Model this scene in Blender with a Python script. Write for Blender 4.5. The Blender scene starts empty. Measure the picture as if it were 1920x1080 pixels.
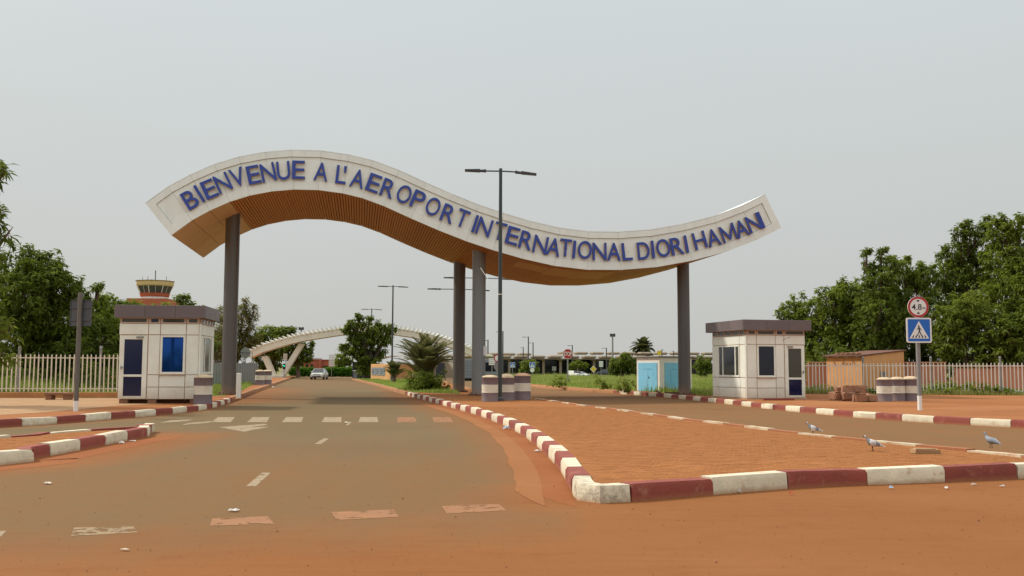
import bpy, bmesh, math, random
import numpy as np
from mathutils import Vector, Matrix, Euler

random.seed(7)
RNG = np.random.default_rng(7)
R = math.radians
SC = bpy.context.scene
COL = SC.collection

# ------------------------------------------------------------------ camera
FPX, HCAM, PITCH, ROLL = 1800.0, 1.35, math.atan(150 / 1800.0), 0.003
cam_d = bpy.data.cameras.new('camera')
cam_d.sensor_width = 36.0
cam_d.lens = 36.0 * FPX / 1920.0
cam_d.clip_start, cam_d.clip_end = 0.1, 5000
cam = bpy.data.objects.new('camera', cam_d)
COL.objects.link(cam)
CAMROT = Matrix.Rotation(R(90) + PITCH, 3, 'X') @ Matrix.Rotation(ROLL, 3, 'Z')
cam.matrix_world = Matrix.Translation((0, 0, HCAM)) @ CAMROT.to_4x4()
SC.camera = cam

# ------------------------------------------------------------------ sky and sun
SUN_EL = 44.0
SUN_VEC = Vector((-0.92, 0.39, 0)).normalized() * math.cos(R(SUN_EL)) + Vector((0, 0, math.sin(R(SUN_EL))))
world = bpy.data.worlds.new('World')
SC.world = world
world.use_nodes = True
wn, wl = world.node_tree.nodes, world.node_tree.links
wn.clear()
w_out = wn.new('ShaderNodeOutputWorld')
w_bg = wn.new('ShaderNodeBackground')
w_sky = wn.new('ShaderNodeTexSky')
w_sky.sky_type = 'NISHITA'
w_sky.sun_disc = False
w_sky.sun_elevation = R(SUN_EL)
w_sky.sun_rotation = math.atan2(SUN_VEC.x, SUN_VEC.y)
w_sky.dust_density = 6.0
w_sky.air_density = 1.0
w_bg.inputs['Strength'].default_value = 0.1
# high thin overcast: an even veil, a little brighter overhead than at the horizon
w_tc = wn.new('ShaderNodeTexCoord')
w_sep = wn.new('ShaderNodeSeparateXYZ')
w_ramp = wn.new('ShaderNodeValToRGB')
e = w_ramp.color_ramp.elements
e[0].position, e[0].color = 0.0, (5.95, 5.98, 5.72, 1)
e[1].position, e[1].color = 1.0, (16.6, 17.0, 17.2, 1)
m1 = w_ramp.color_ramp.elements.new(0.14); m1.color = (6.1, 6.3, 6.15, 1)
m2 = w_ramp.color_ramp.elements.new(0.38); m2.color = (6.75, 7.3, 7.3, 1)
m3 = w_ramp.color_ramp.elements.new(0.62); m3.color = (11.6, 12.2, 12.3, 1)
w_noise = wn.new('ShaderNodeTexNoise')
w_noise.inputs['Scale'].default_value = 1.4
w_noise.inputs['Detail'].default_value = 3
w_map = wn.new('ShaderNodeMapping')
w_map.inputs['Scale'].default_value = (1, 1, 2.5)
w_mr = wn.new('ShaderNodeMapRange')
w_mr.inputs['To Min'].default_value, w_mr.inputs['To Max'].default_value = 0.95, 1.05
w_mul = wn.new('ShaderNodeVectorMath'); w_mul.operation = 'SCALE'
w_mix = wn.new('ShaderNodeMix'); w_mix.data_type = 'RGBA'
w_mix.inputs['Factor'].default_value = 0.90
wl.new(w_tc.outputs['Generated'], w_sep.inputs[0])
wl.new(w_sep.outputs['Z'], w_ramp.inputs['Fac'])
wl.new(w_tc.outputs['Generated'], w_map.inputs['Vector'])
wl.new(w_map.outputs['Vector'], w_noise.inputs['Vector'])
wl.new(w_noise.outputs['Fac'], w_mr.inputs['Value'])
wl.new(w_ramp.outputs['Color'], w_mul.inputs[0])
wl.new(w_mr.outputs['Result'], w_mul.inputs['Scale'])
wl.new(w_sky.outputs['Color'], w_mix.inputs['A'])
wl.new(w_mul.outputs['Vector'], w_mix.inputs['B'])
wl.new(w_mix.outputs['Result'], w_bg.inputs['Color'])
wl.new(w_bg.outputs['Background'], w_out.inputs['Surface'])

sun_d = bpy.data.lights.new('sun', 'SUN')
sun_d.energy = 3.3
sun_d.angle = R(2.6)
sun_d.color = (1.0, 0.93, 0.82)
sun = bpy.data.objects.new('sun', sun_d)
sun.rotation_euler = SUN_VEC.to_track_quat('Z', 'Y').to_euler()
COL.objects.link(sun)

SC.view_settings.view_transform = 'Standard'
SC.view_settings.look = 'None'
SC.view_settings.exposure = 0.0
SC.view_settings.gamma = 1.0
SC.view_settings.use_curve_mapping = False

# ------------------------------------------------------------------ helpers
def ray(px, py):
    return CAMROT @ Vector(((px - 960) / FPX, (540 - py) / FPX, -1.0))
def P(px, py, Y):
    """the place at distance Y that the photograph shows at (px, py)"""
    d = ray(px, py); t = Y / d.y
    return Vector((d.x * t, Y, HCAM + d.z * t))
def G(px, py, z=0.0):
    """the place at height z that the photograph shows at (px, py)"""
    d = ray(px, py); t = (z - HCAM) / d.z
    return Vector((d.x * t, d.y * t, z))

def tag(o, label=None, cat=None, group=None, kind=None):
    if label: o['label'] = label
    if cat: o['category'] = cat
    if group: o['group'] = group
    if kind: o['kind'] = kind
    return o
def thing(name, label, cat, loc=(0, 0, 0), rz=0.0, group=None, kind=None):
    o = bpy.data.objects.new(name, None)
    o.empty_display_size = 0.3
    o.location = loc; o.rotation_euler = (0, 0, rz)
    COL.objects.link(o)
    return tag(o, label, cat, group, kind)
def link(name, me, parent=None, M=None):
    o = bpy.data.objects.new(name, me)
    COL.objects.link(o)
    if parent is not None: o.parent = parent
    if M is not None: o.matrix_local = M
    return o

class MB:
    def __init__(s): s.v, s.f, s.m = [], [], []
    def add(s, vs, fs, mi=0):
        b = len(s.v); s.v += [tuple(x) for x in vs]
        for k, f in enumerate(fs):
            s.f.append([b + i for i in f]); s.m.append(mi[k] if isinstance(mi, list) else mi)
        return s
    def box(s, x0, x1, y0, y1, z0, z1, mi=0, M=None):
        vs = [Vector((x, y, z)) for z in (z0, z1) for y in (y0, y1) for x in (x0, x1)]
        if M is not None: vs = [M @ v for v in vs]
        return s.add(vs, [(0, 2, 3, 1), (4, 5, 7, 6), (0, 1, 5, 4), (2, 6, 7, 3), (0, 4, 6, 2), (1, 3, 7, 5)], mi)
    def bar(s, a, b, w, h, mi=0, up=(0, 0, 1)):
        a, b = Vector(a), Vector(b); d = b - a; L = d.length; d.normalize()
        u = Vector(up); x = d.cross(u)
        if x.length < 1e-4: x = d.cross(Vector((0, 1, 0)))
        x.normalize(); z = x.cross(d)
        M = Matrix((( x.x, d.x, z.x, a.x), (x.y, d.y, z.y, a.y), (x.z, d.z, z.z, a.z), (0, 0, 0, 1)))
        return s.box(-w / 2, w / 2, 0, L, -h / 2, h / 2, mi, M)
    def tube(s, pts, rad, n=8, mi=0, caps=True):
        pts = [Vector(p) for p in pts]
        if not isinstance(rad, (list, tuple)): rad = [rad] * len(pts)
        vs, fs = [], []
        ref = None
        for i, p in enumerate(pts):
            d = (pts[min(i + 1, len(pts) - 1)] - pts[max(i - 1, 0)]).normalized()
            if ref is None: ref = Vector((0, 1, 0)) if abs(d.y) < 0.9 else Vector((1, 0, 0))
            x = d.cross(ref).normalized(); y = x.cross(d).normalized(); ref = y
            for k in range(n):
                a = 2 * math.pi * k / n
                vs.append(p + (x * math.cos(a) + y * math.sin(a)) * rad[i])
        for i in range(len(pts) - 1):
            for k in range(n):
                k2 = (k + 1) % n
                fs.append((i * n + k, i * n + k2, (i + 1) * n + k2, (i + 1) * n + k))
        if caps:
            fs.append(tuple(reversed(range(n)))); b = (len(pts) - 1) * n; fs.append(tuple(b + k for k in range(n)))
        return s.add(vs, fs, mi)
    def lathe(s, prof, n=24, mi=0, c=(0, 0, 0)):
        vs, fs, ms = [], [], []
        for (r, z) in prof:
            for k in range(n):
                a = 2 * math.pi * k / n
                vs.append((c[0] + r * math.cos(a), c[1] + r * math.sin(a), c[2] + z))
        for i in range(len(prof) - 1):
            for k in range(n):
                k2 = (k + 1) % n
                fs.append((i * n + k, i * n + k2, (i + 1) * n + k2, (i + 1) * n + k))
                ms.append(mi[i] if isinstance(mi, list) else mi)
        fs.append(tuple(reversed(range(n)))); ms.append(ms[0])
        b = (len(prof) - 1) * n; fs.append(tuple(b + k for k in range(n))); ms.append(ms[-2] if False else (mi[-1] if isinstance(mi, list) else mi))
        return s.add(vs, fs, ms)
    def prism_xz(s, poly, y0, y1, mi=0):
        n = len(poly)
        vs = [(x, y0, z) for x, z in poly] + [(x, y1, z) for x, z in poly]
        fs = [tuple(range(n)), tuple(range(2 * n - 1, n - 1, -1))]
        fs += [(i, i + n, (i + 1) % n + n, (i + 1) % n) for i in range(n)]
        return s.add(vs, fs, mi)
    def prism_xy(s, poly, z0, z1, mi=0):
        n = len(poly)
        vs = [(x, y, z0) for x, y in poly] + [(x, y, z1) for x, y in poly]
        fs = [tuple(reversed(range(n))), tuple(range(n, 2 * n))]
        fs += [(i, (i + 1) % n, (i + 1) % n + n, i + n) for i in range(n)]
        return s.add(vs, fs, mi)
    def mesh(s, name, mats, bevel=0, smooth=None):
        me = bpy.data.meshes.new(name)
        me.from_pydata(s.v, [], s.f)
        for m in (mats if isinstance(mats, (list, tuple)) else [mats]): me.materials.append(m)
        me.polygons.foreach_set('material_index', s.m)
        bm = bmesh.new(); bm.from_mesh(me)
        bmesh.ops.recalc_face_normals(bm, faces=bm.faces)
        if bevel:
            ed = [x for x in bm.edges if len(x.link_faces) == 2 and x.calc_face_angle(0) > 0.5]
            bmesh.ops.bevel(bm, geom=ed, offset=bevel, segments=1, affect='EDGES', clamp_overlap=True)
        bm.to_mesh(me); bm.free()
        if smooth is not None:
            me.polygons.foreach_set('use_smooth', [True] * len(me.polygons))
            me.set_sharp_from_angle(angle=R(smooth))
        me.update()
        return me
    def build(s, name, mats, parent=None, bevel=0, smooth=None, M=None):
        return link(name, s.mesh(name, mats, bevel, smooth), parent, M)

def arr_mesh(name, V, nper, mats, tint=None):
    """V: (N, nper, 3) faces given one by one; tint: (N,) a value per face kept as an attribute"""
    N = V.shape[0]
    me = bpy.data.meshes.new(name)
    me.vertices.add(N * nper); me.vertices.foreach_set('co', V.astype(np.float32).ravel())
    me.loops.add(N * nper); me.loops.foreach_set('vertex_index', np.arange(N * nper, dtype=np.int32))
    me.polygons.add(N)
    me.polygons.foreach_set('loop_start', np.arange(0, N * nper, nper, dtype=np.int32))
    if tint is not None:
        at = me.attributes.new('tint', 'FLOAT', 'POINT')
        at.data.foreach_set('value', np.repeat(tint.astype(np.float32), nper))
    for m in (mats if isinstance(mats, (list, tuple)) else [mats]): me.materials.append(m)
    me.update(calc_edges=True)
    return me

# ------------------------------------------------------------------ materials
def mat(name, col, rough=0.6, var=0.12, scale=3.0, bump=0.0, bscale=60.0, metal=0.0, spec=0.5, dirt=None, dirt_amt=0.5,
        dirt_scale=1.5, rnd=0.0, stretch=(1, 1, 1), low=None, dirt_lo=0.48, dirt_w=0.24):
    """principled paint with noise wear; dirt: second colour in patches; rnd: tone differs from piece to piece;
    low: (z0, z1, colour, amount) splash dirt that settles on the foot of a thing (object space)"""
    m = bpy.data.materials.new(name); m.use_nodes = True
    n, l = m.node_tree.nodes, m.node_tree.links
    b = n['Principled BSDF']
    b.inputs['Roughness'].default_value = rough
    b.inputs['Metallic'].default_value = metal
    b.inputs['Specular IOR Level'].default_value = spec
    tc = n.new('ShaderNodeTexCoord'); mp = n.new('ShaderNodeMapping'); mp.inputs['Scale'].default_value = stretch
    l.new(tc.outputs['Object'], mp.inputs['Vector'])
    nz = n.new('ShaderNodeTexNoise'); nz.inputs['Scale'].default_value = scale; nz.inputs['Detail'].default_value = 6
    nz.inputs['Roughness'].default_value = 0.62
    l.new(mp.outputs['Vector'], nz.inputs['Vector'])
    mr = n.new('ShaderNodeMapRange'); mr.inputs['From Min'].default_value, mr.inputs['From Max'].default_value = 0.25, 0.75
    mr.inputs['To Min'].default_value, mr.inputs['To Max'].default_value = 1 - var, 1 + var
    l.new(nz.outputs['Fac'], mr.inputs['Value'])
    hsv = n.new('ShaderNodeHueSaturation'); hsv.inputs['Color'].default_value = (*col, 1)
    val = mr.outputs['Result']
    if rnd:
        o2 = n.new('ShaderNodeObjectInfo'); k2 = n.new('ShaderNodeMath'); k2.operation = 'MULTIPLY'; k2.inputs[1].default_value = 83.0
        cx = n.new('ShaderNodeCombineXYZ')
        l.new(o2.outputs['Random'], k2.inputs[0])
        for a_ in 'XYZ': l.new(k2.outputs[0], cx.inputs[a_])
        l.new(cx.outputs[0], mp.inputs['Location'])
    if rnd:
        oi = n.new('ShaderNodeObjectInfo'); m2 = n.new('ShaderNodeMapRange')
        m2.inputs['To Min'].default_value, m2.inputs['To Max'].default_value = 1 - rnd, 1 + rnd
        l.new(oi.outputs['Random'], m2.inputs['Value'])
        mm = n.new('ShaderNodeMath'); mm.operation = 'MULTIPLY'
        l.new(val, mm.inputs[0]); l.new(m2.outputs['Result'], mm.inputs[1]); val = mm.outputs[0]
    l.new(val, hsv.inputs['Value'])
    out = hsv.outputs['Color']
    if dirt is not None:
        n2 = n.new('ShaderNodeTexNoise'); n2.inputs['Scale'].default_value = dirt_scale; n2.inputs['Detail'].default_value = 8
        n2.inputs['Roughness'].default_value = 0.7
        l.new(mp.outputs['Vector'], n2.inputs['Vector'])
        r2 = n.new('ShaderNodeMapRange'); r2.inputs['From Min'].default_value, r2.inputs['From Max'].default_value = dirt_lo, dirt_lo + dirt_w
        r2.inputs['To Max'].default_value = dirt_amt
        l.new(n2.outputs['Fac'], r2.inputs['Value'])
        mx = n.new('ShaderNodeMix'); mx.data_type = 'RGBA'; mx.inputs['B'].default_value = (*dirt, 1)
        l.new(r2.outputs['Result'], mx.inputs['Factor']); l.new(out, mx.inputs['A']); out = mx.outputs['Result']
    if low is not None:
        z0, z1, lc, la = low
        sp = n.new('ShaderNodeSeparateXYZ'); l.new(tc.outputs['Object'], sp.inputs[0])
        ad = n.new('ShaderNodeMath'); ad.operation = 'MULTIPLY_ADD'; ad.inputs[1].default_value = (z1 - z0) * 0.9; 
        l.new(nz.outputs['Fac'], ad.inputs[0]); l.new(sp.outputs['Z'], ad.inputs[2])
        r3 = n.new('ShaderNodeMapRange'); r3.inputs['From Min'].default_value = z0 + (z1 - z0) * 0.45; r3.inputs['From Max'].default_value = z1 + (z1 - z0) * 0.45
        r3.inputs['To Min'].default_value, r3.inputs['To Max'].default_value = la, 0
        l.new(ad.outputs[0], r3.inputs['Value'])
        mx = n.new('ShaderNodeMix'); mx.data_type = 'RGBA'; mx.inputs['B'].default_value = (*lc, 1)
        l.new(r3.outputs['Result'], mx.inputs['Factor']); l.new(out, mx.inputs['A']); out = mx.outputs['Result']
    l.new(out, b.inputs['Base Color'])
    if bump:
        n3 = n.new('ShaderNodeTexNoise'); n3.inputs['Scale'].default_value = bscale; n3.inputs['Detail'].default_value = 5
        l.new(mp.outputs['Vector'], n3.inputs['Vector'])
        bp = n.new('ShaderNodeBump'); bp.inputs['Strength'].default_value = bump; bp.inputs['Distance'].default_value = 0.02
        l.new(n3.outputs['Fac'], bp.inputs['Height']); l.new(bp.outputs['Normal'], b.inputs['Normal'])
    return m

def leaf_mat(name, col, col2, trans=0.52):
    m = bpy.data.materials.new(name); m.use_nodes = True
    n, l = m.node_tree.nodes, m.node_tree.links
    n.remove(n['Principled BSDF'])
    at = n.new('ShaderNodeAttribute'); at.attribute_name = 'tint'
    mx = n.new('ShaderNodeMix'); mx.data_type = 'RGBA'
    mx.inputs['A'].default_value = (*col, 1); mx.inputs['B'].default_value = (*col2, 1)
    l.new(at.outputs['Fac'], mx.inputs['Factor'])
    d = n.new('ShaderNodeBsdfDiffuse'); t = n.new('ShaderNodeBsdfTranslucent'); g = n.new('ShaderNodeBsdfGlossy')
    g.inputs['Roughness'].default_value = 0.45; g.inputs['Color'].default_value = (0.8, 0.9, 0.8, 1)
    a = n.new('ShaderNodeMixShader'); a.inputs[0].default_value = trans
    c = n.new('ShaderNodeMixShader'); c.inputs[0].default_value = 0.012
    l.new(mx.outputs['Result'], d.inputs['Color']); l.new(mx.outputs['Result'], t.inputs['Color'])
    l.new(d.outputs[0], a.inputs[1]); l.new(t.outputs[0], a.inputs[2])
    l.new(a.outputs[0], c.inputs[1]); l.new(g.outputs[0], c.inputs[2])
    l.new(c.outputs[0], n['Material Output'].inputs['Surface'])
    return m

SAND = (0.2745, 0.1008, 0.0324)
SAND_L = (0.3330, 0.1395, 0.0522)
def earth_mat(name, base, light, dark, asphalt=None, world_scale=1.0):
    """red laterite dust; with asphalt given, dust lies over it where the 'sand' attribute (plus noise) says so"""
    m = bpy.data.materials.new(name); m.use_nodes = True
    n, l = m.node_tree.nodes, m.node_tree.links
    b = n['Principled BSDF']; b.inputs['Roughness'].default_value = 0.95; b.inputs['Specular IOR Level'].default_value = 0.15
    ge = n.new('ShaderNodeNewGeometry')
    def noise(scale, det=6, rough=0.6, st=(1, 1, 1)):
        mp = n.new('ShaderNodeMapping'); mp.inputs['Scale'].default_value = st
        l.new(ge.outputs['Position'], mp.inputs['Vector'])
        z = n.new('ShaderNodeTexNoise'); z.inputs['Scale'].default_value = scale; z.inputs['Detail'].default_value = det
        z.inputs['Roughness'].default_value = rough
        l.new(mp.outputs['Vector'], z.inputs['Vector']); return z.outputs['Fac']
    def rng(x, a, c, lo=0.0, hi=1.0):
        r = n.new('ShaderNodeMapRange'); r.inputs['From Min'].default_value, r.inputs['From Max'].default_value = a, c
        r.inputs['To Min'].default_value, r.inputs['To Max'].default_value = lo, hi
        l.new(x, r.inputs['Value']); return r.outputs['Result']
    def mix(f, A, B):
        x = n.new('ShaderNodeMix'); x.data_type = 'RGBA'
        if hasattr(f, 'links'): l.new(f, x.inputs['Factor'])
        else: x.inputs['Factor'].default_value = f
        for k, c in (('A', A), ('B', B)):
            if hasattr(c, 'links'): l.new(c, x.inputs[k])
            else: x.inputs[k].default_value = (*c, 1)
        return x.outputs['Result']
    big = noise(0.35, 4, 0.55, (0.6, 1.2, 1)); mid = noise(2.2, 7, 0.65); fine = noise(38, 6, 0.7)
    c = mix(rng(big, 0.38, 0.66), base, light)
    c = mix(rng(mid, 0.52, 0.78, 0, 0.5), c, dark)
    c = mix(rng(fine, 0.55, 0.85, 0, 0.45), c, dark)
    drift = noise(1.3, 5, 0.6, (0.45, 5.0, 1))
    c = mix(rng(drift, 0.54, 0.76, 0, 0.38), c, dark)
    c = mix(rng(drift, 0.46, 0.28, 0, 0.28), c, light)
    if asphalt is not None:
        at = n.new('ShaderNodeAttribute'); at.attribute_name = 'sand'
        streak = noise(0.55, 5, 0.6, (2.6, 0.5, 1))
        s = n.new('ShaderNodeMath'); s.operation = 'ADD'; l.new(at.outputs['Fac'], s.inputs[0]); l.new(rng(mid, 0, 1, -0.16, 0.16), s.inputs[1])
        s2 = n.new('ShaderNodeMath'); s2.operation = 'ADD'; l.new(s.outputs[0], s2.inputs[0]); l.new(rng(streak, 0, 1, -0.28, 0.28), s2.inputs[1])
        agg = mix(rng(fine, 0.35, 0.7), asphalt, tuple(min(1, x * 1.28) for x in asphalt))
        agg = mix(rng(big, 0.35, 0.7, 0, 0.35), agg, tuple(x * 0.8 for x in asphalt))
        c = mix(rng(s2.outputs[0], 0.05, 0.95), agg, c)
    l.new(c, b.inputs['Base Color'])
    bp = n.new('ShaderNodeBump'); bp.inputs['Strength'].default_value = 0.35; bp.inputs['Distance'].default_value = 0.02
    hsum = n.new('ShaderNodeMath'); hsum.operation = 'MULTIPLY_ADD'; hsum.inputs[1].default_value = 1.5
    l.new(mid, hsum.inputs[0]); l.new(fine, hsum.inputs[2])
    l.new(hsum.outputs[0], bp.inputs['Height']); l.new(bp.outputs['Normal'], b.inputs['Normal'])
    return m

DUST = (0.36, 0.17, 0.075)
M_earth = earth_mat('red earth', SAND, SAND_L, (0.2115, 0.0720, 0.0234))
M_pale_earth = earth_mat('pale sandy earth', (0.3600, 0.2115, 0.1080), (0.3960, 0.2520, 0.1395), (0.2970, 0.1440, 0.0630))
M_gutter = earth_mat('gutter dust', (0.2475, 0.0810, 0.0252), (0.2790, 0.1008, 0.0342), (0.1980, 0.0612, 0.0189))
M_apron = earth_mat('pale gutter edge', (0.2700, 0.1062, 0.0369), (0.2925, 0.1215, 0.0450), (0.2250, 0.0810, 0.0270))
M_road = earth_mat('dusty asphalt', (0.2232, 0.0828, 0.0243), (0.2502, 0.0990, 0.0315), (0.1800, 0.0630, 0.0171), asphalt=(0.1350, 0.0936, 0.0450))
M_far = earth_mat('dry far ground', (0.17, 0.17, 0.065), (0.22, 0.19, 0.08), (0.12, 0.135, 0.045))
M_turf = earth_mat('turf soil', (0.15, 0.20, 0.035), (0.19, 0.24, 0.045), (0.10, 0.14, 0.03))
M_paver = mat('dusty clay paver', (0.3015, 0.1215, 0.0414), 0.95, 0.16, 5, 0.3, 90, spec=0.1, rnd=0.10)
M_pavst = mat('dusty clay paving', (0.3015, 0.1215, 0.0414), 0.95, 0.2, 1.2, 0.3, 90, spec=0.1, dirt=(0.2520, 0.0900, 0.0306), dirt_amt=0.5, dirt_scale=0.6)
M_kwhite = mat('chipped white kerb paint', (0.62, 0.55, 0.40), 0.85, 0.14, 6, 0.35, 30, dirt=(0.42, 0.24, 0.13), dirt_amt=0.85, dirt_scale=4.2, dirt_lo=0.56, dirt_w=0.10, rnd=0.08, low=(0.0, 0.06, (0.40, 0.20, 0.09), 0.75))
M_kwhite2 = mat('flaking white kerb paint', (0.62, 0.55, 0.40), 0.85, 0.14, 6, 0.6, 24, dirt=(0.22, 0.17, 0.12), dirt_amt=0.95, dirt_scale=7, dirt_lo=0.44, low=(0.0, 0.05, (0.40, 0.20, 0.09), 0.6))
M_kred = mat('worn oxide red kerb paint', (0.225, 0.043, 0.026), 0.8, 0.18, 5, 0.3, 30, dirt=(0.34, 0.14, 0.085), dirt_amt=0.7, dirt_scale=4.0, dirt_lo=0.57, dirt_w=0.10, rnd=0.1, low=(0.0, 0.06, (0.36, 0.14, 0.055), 0.7))
M_kwhite_d = mat('half buried white kerb paint', (0.55, 0.47, 0.33), 0.9, 0.14, 6, 0.3, 30, dirt=(0.36, 0.16, 0.065), dirt_amt=0.95, dirt_scale=3.0, dirt_lo=0.44, dirt_w=0.2, rnd=0.1)
M_kdust = mat('sand buried kerb paint', (0.33, 0.125, 0.05), 0.9, 0.15, 4, 0.3, 30, rnd=0.06)
M_kbare = mat('dust coated kerb concrete', (0.36, 0.17, 0.07), 0.95, 0.15, 4, 0.3, 30, rnd=0.06)
def mark_mat(name, col, lo, hi, most):
    m = mat(name, col, 0.85, 0.12, 3)
    n, l = m.node_tree.nodes, m.node_tree.links
    ge = n.new('ShaderNodeNewGeometry')
    z = n.new('ShaderNodeTexNoise'); z.inputs['Scale'].default_value = 6.0; z.inputs['Detail'].default_value = 12; z.inputs['Roughness'].default_value = 0.72
    r = n.new('ShaderNodeMapRange'); r.inputs['From Min'].default_value = lo; r.inputs['From Max'].default_value = hi
    r.inputs['To Min'].default_value = most; r.inputs['To Max'].default_value = 0.0
    t = n.new('ShaderNodeBsdfTransparent'); x = n.new('ShaderNodeMixShader')
    l.new(ge.outputs['Position'], z.inputs['Vector']); l.new(z.outputs['Fac'], r.inputs['Value']); l.new(r.outputs['Result'], x.inputs[0])
    l.new(t.outputs[0], x.inputs[1]); l.new(n['Principled BSDF'].outputs[0], x.inputs[2]); l.new(x.outputs[0], n['Material Output'].inputs['Surface'])
    return m
M_mark = mark_mat('worn road paint', (0.275, 0.20, 0.112), 0.575, 0.60, 1.0)
M_mark_f = mark_mat('fading road paint', (0.26, 0.175, 0.088), 0.52, 0.53, 1.0)
M_mark_d = mark_mat('dust covered road paint', (0.272, 0.118, 0.043), 0.555, 0.575, 1.0)
M_white = mat('white cladding', (0.82, 0.85, 0.80), 0.45, 0.04, 0.8, dirt=(0.58, 0.56, 0.47), dirt_amt=0.28, dirt_scale=1.1, rnd=0.03, stretch=(2.6, 1, 0.30))
M_booth = mat('booth white cladding', (0.81, 0.82, 0.73), 0.5, 0.06, 1.2, dirt=(0.60, 0.50, 0.36), dirt_amt=0.35, dirt_scale=1.1, rnd=0.03, low=(0.0, 0.5, (0.48, 0.33, 0.2), 0.5))
M_joint = mat('pinkish sealant', (0.52, 0.36, 0.25), 0.8, 0.1)
M_clere = mat('pink dusty aluminium', (0.57, 0.43, 0.33), 0.6, 0.1)
M_roofg = mat('mauve grey roof fascia', (0.145, 0.112, 0.115), 0.45, 0.06, 1.5, dirt=(0.20, 0.15, 0.14), dirt_amt=0.4, rnd=0.05)
M_soffit = mat('orange brown soffit slats', (0.50, 0.195, 0.044), 0.55, 0.10, 1.5, rnd=0.05)
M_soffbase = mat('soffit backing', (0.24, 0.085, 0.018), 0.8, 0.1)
M_soffflat = mat('pale soffit panels', (0.62, 0.41, 0.25), 0.6, 0.07, 1.0, rnd=0.04)
M_patch = mat('paler flat soffit', (0.55, 0.29, 0.11), 0.6, 0.08, 1.0)
M_colm = mat('grey painted steel column', (0.115, 0.108, 0.10), 0.38, 0.10, 1.5, 0.05, 20, dirt=(0.19, 0.155, 0.12), dirt_amt=0.35, dirt_scale=2, stretch=(1, 1, 0.3), low=(0.0, 0.5, (0.36, 0.2, 0.1), 0.55))
M_colg = mat('light grey painted steel column', (0.205, 0.215, 0.215), 0.4, 0.08, 1.5, 0.05, 20, dirt=(0.26, 0.23, 0.19), dirt_amt=0.35, dirt_scale=2, stretch=(1, 1, 0.3), low=(0.0, 0.5, (0.36, 0.2, 0.1), 0.55))
M_blue = mat('blue letter face', (0.026, 0.060, 0.33), 0.4, 0.06, 2)
M_lside = mat('letter return', (0.33, 0.18, 0.085), 0.6, 0.1)
M_dgrey = mat('dark grey lamp metal', (0.045, 0.05, 0.052), 0.45, 0.08, 2, dirt=(0.09, 0.08, 0.07), dirt_amt=0.3)
M_dteal = mat('dark green grey pole paint', (0.034, 0.046, 0.046), 0.4, 0.08, 2, low=(0.0, 1.1, (0.08, 0.07, 0.06), 0.4))
M_galv = mat('galvanised steel', (0.23, 0.23, 0.225), 0.5, 0.1, 4, metal=0.0, dirt=(0.30, 0.2, 0.13), dirt_amt=0.35)
M_gpole = mat('weathered grey post', (0.125, 0.115, 0.10), 0.7, 0.2, 5, dirt=(0.2, 0.13, 0.08), dirt_amt=0.5)
M_signback = mat('sign back grey', (0.085, 0.09, 0.10), 0.55, 0.1, 2)
M_dmauve = mat('mauve grey drum paint', (0.17, 0.125, 0.135), 0.6, 0.12, 4, 0.1, 20, dirt=(0.28, 0.17, 0.11), dirt_amt=0.45, dirt_scale=2.5)
M_dwhite = mat('cream drum paint', (0.70, 0.64, 0.52), 0.6, 0.08, 4, 0.1, 20, dirt=(0.48, 0.33, 0.2), dirt_amt=0.5, dirt_scale=3)
M_cement = mat('rough cement', (0.56, 0.42, 0.27), 0.95, 0.2, 8, 0.6, 30)
M_cement_o = mat('dusty orange cement', (0.56, 0.33, 0.19), 0.95, 0.2, 8, 0.6, 30)
M_fencew = mat('cream painted steel', (0.70, 0.63, 0.52), 0.55, 0.1, 3, dirt=(0.42, 0.26, 0.14), dirt_amt=0.4)
M_fencer = mat('white painted steel', (0.70, 0.66, 0.58), 0.5, 0.1, 3, dirt=(0.5, 0.36, 0.22), dirt_amt=0.35)
M_fwall = mat('orange rendered low wall', (0.44, 0.20, 0.07), 0.9, 0.15, 2, 0.3, 30, dirt=(0.28, 0.11, 0.045), dirt_amt=0.5)
M_pinkw = mat('pinkish rendered wall', (0.47, 0.22, 0.125), 0.9, 0.12, 1.2, 0.2, 20, dirt=(0.36, 0.15, 0.08), dirt_amt=0.5)
M_shed = mat('orange shed render', (0.58, 0.31, 0.125), 0.9, 0.10, 1.5, 0.2, 20, dirt=(0.44, 0.19, 0.06), dirt_amt=0.55, dirt_scale=1.2)
M_brown = mat('reddish brown stone', (0.28, 0.135, 0.075), 0.9, 0.22, 5, 0.6, 14, dirt=(0.15, 0.085, 0.055), dirt_amt=0.6, dirt_scale=3, rnd=0.15)
M_greyf = mat('grey corrugated fence', (0.22, 0.225, 0.21), 0.7, 0.12, 2)
M_kiosk = mat('kiosk cream wall', (0.84, 0.82, 0.75), 0.75, 0.07, 2, dirt=(0.5, 0.4, 0.26), dirt_amt=0.2)
M_kblue = mat('sky blue door paint', (0.22, 0.60, 0.84), 0.55, 0.06, 2, dirt=(0.36, 0.64, 0.74), dirt_amt=0.3)
M_kline = mat('dark blue door seam', (0.06, 0.2, 0.3), 0.7)
M_black = mat('black rubber', (0.012, 0.012, 0.013), 0.7, 0.2)
M_dark = mat('dark void', (0.012, 0.012, 0.012), 0.8, 0.1)
M_terrw = mat('terminal concrete', (0.27, 0.215, 0.145), 0.8, 0.1, 0.5)
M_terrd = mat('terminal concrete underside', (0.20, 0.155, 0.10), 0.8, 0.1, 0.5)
M_redb = mat('red brick render', (0.36, 0.10, 0.055), 0.9, 0.12, 1.0)
M_towery = mat('tower yellow', (0.58, 0.43, 0.20), 0.7, 0.08, 1)
M_towerr = mat('tower red', (0.40, 0.11, 0.05), 0.8, 0.1, 1)
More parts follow.
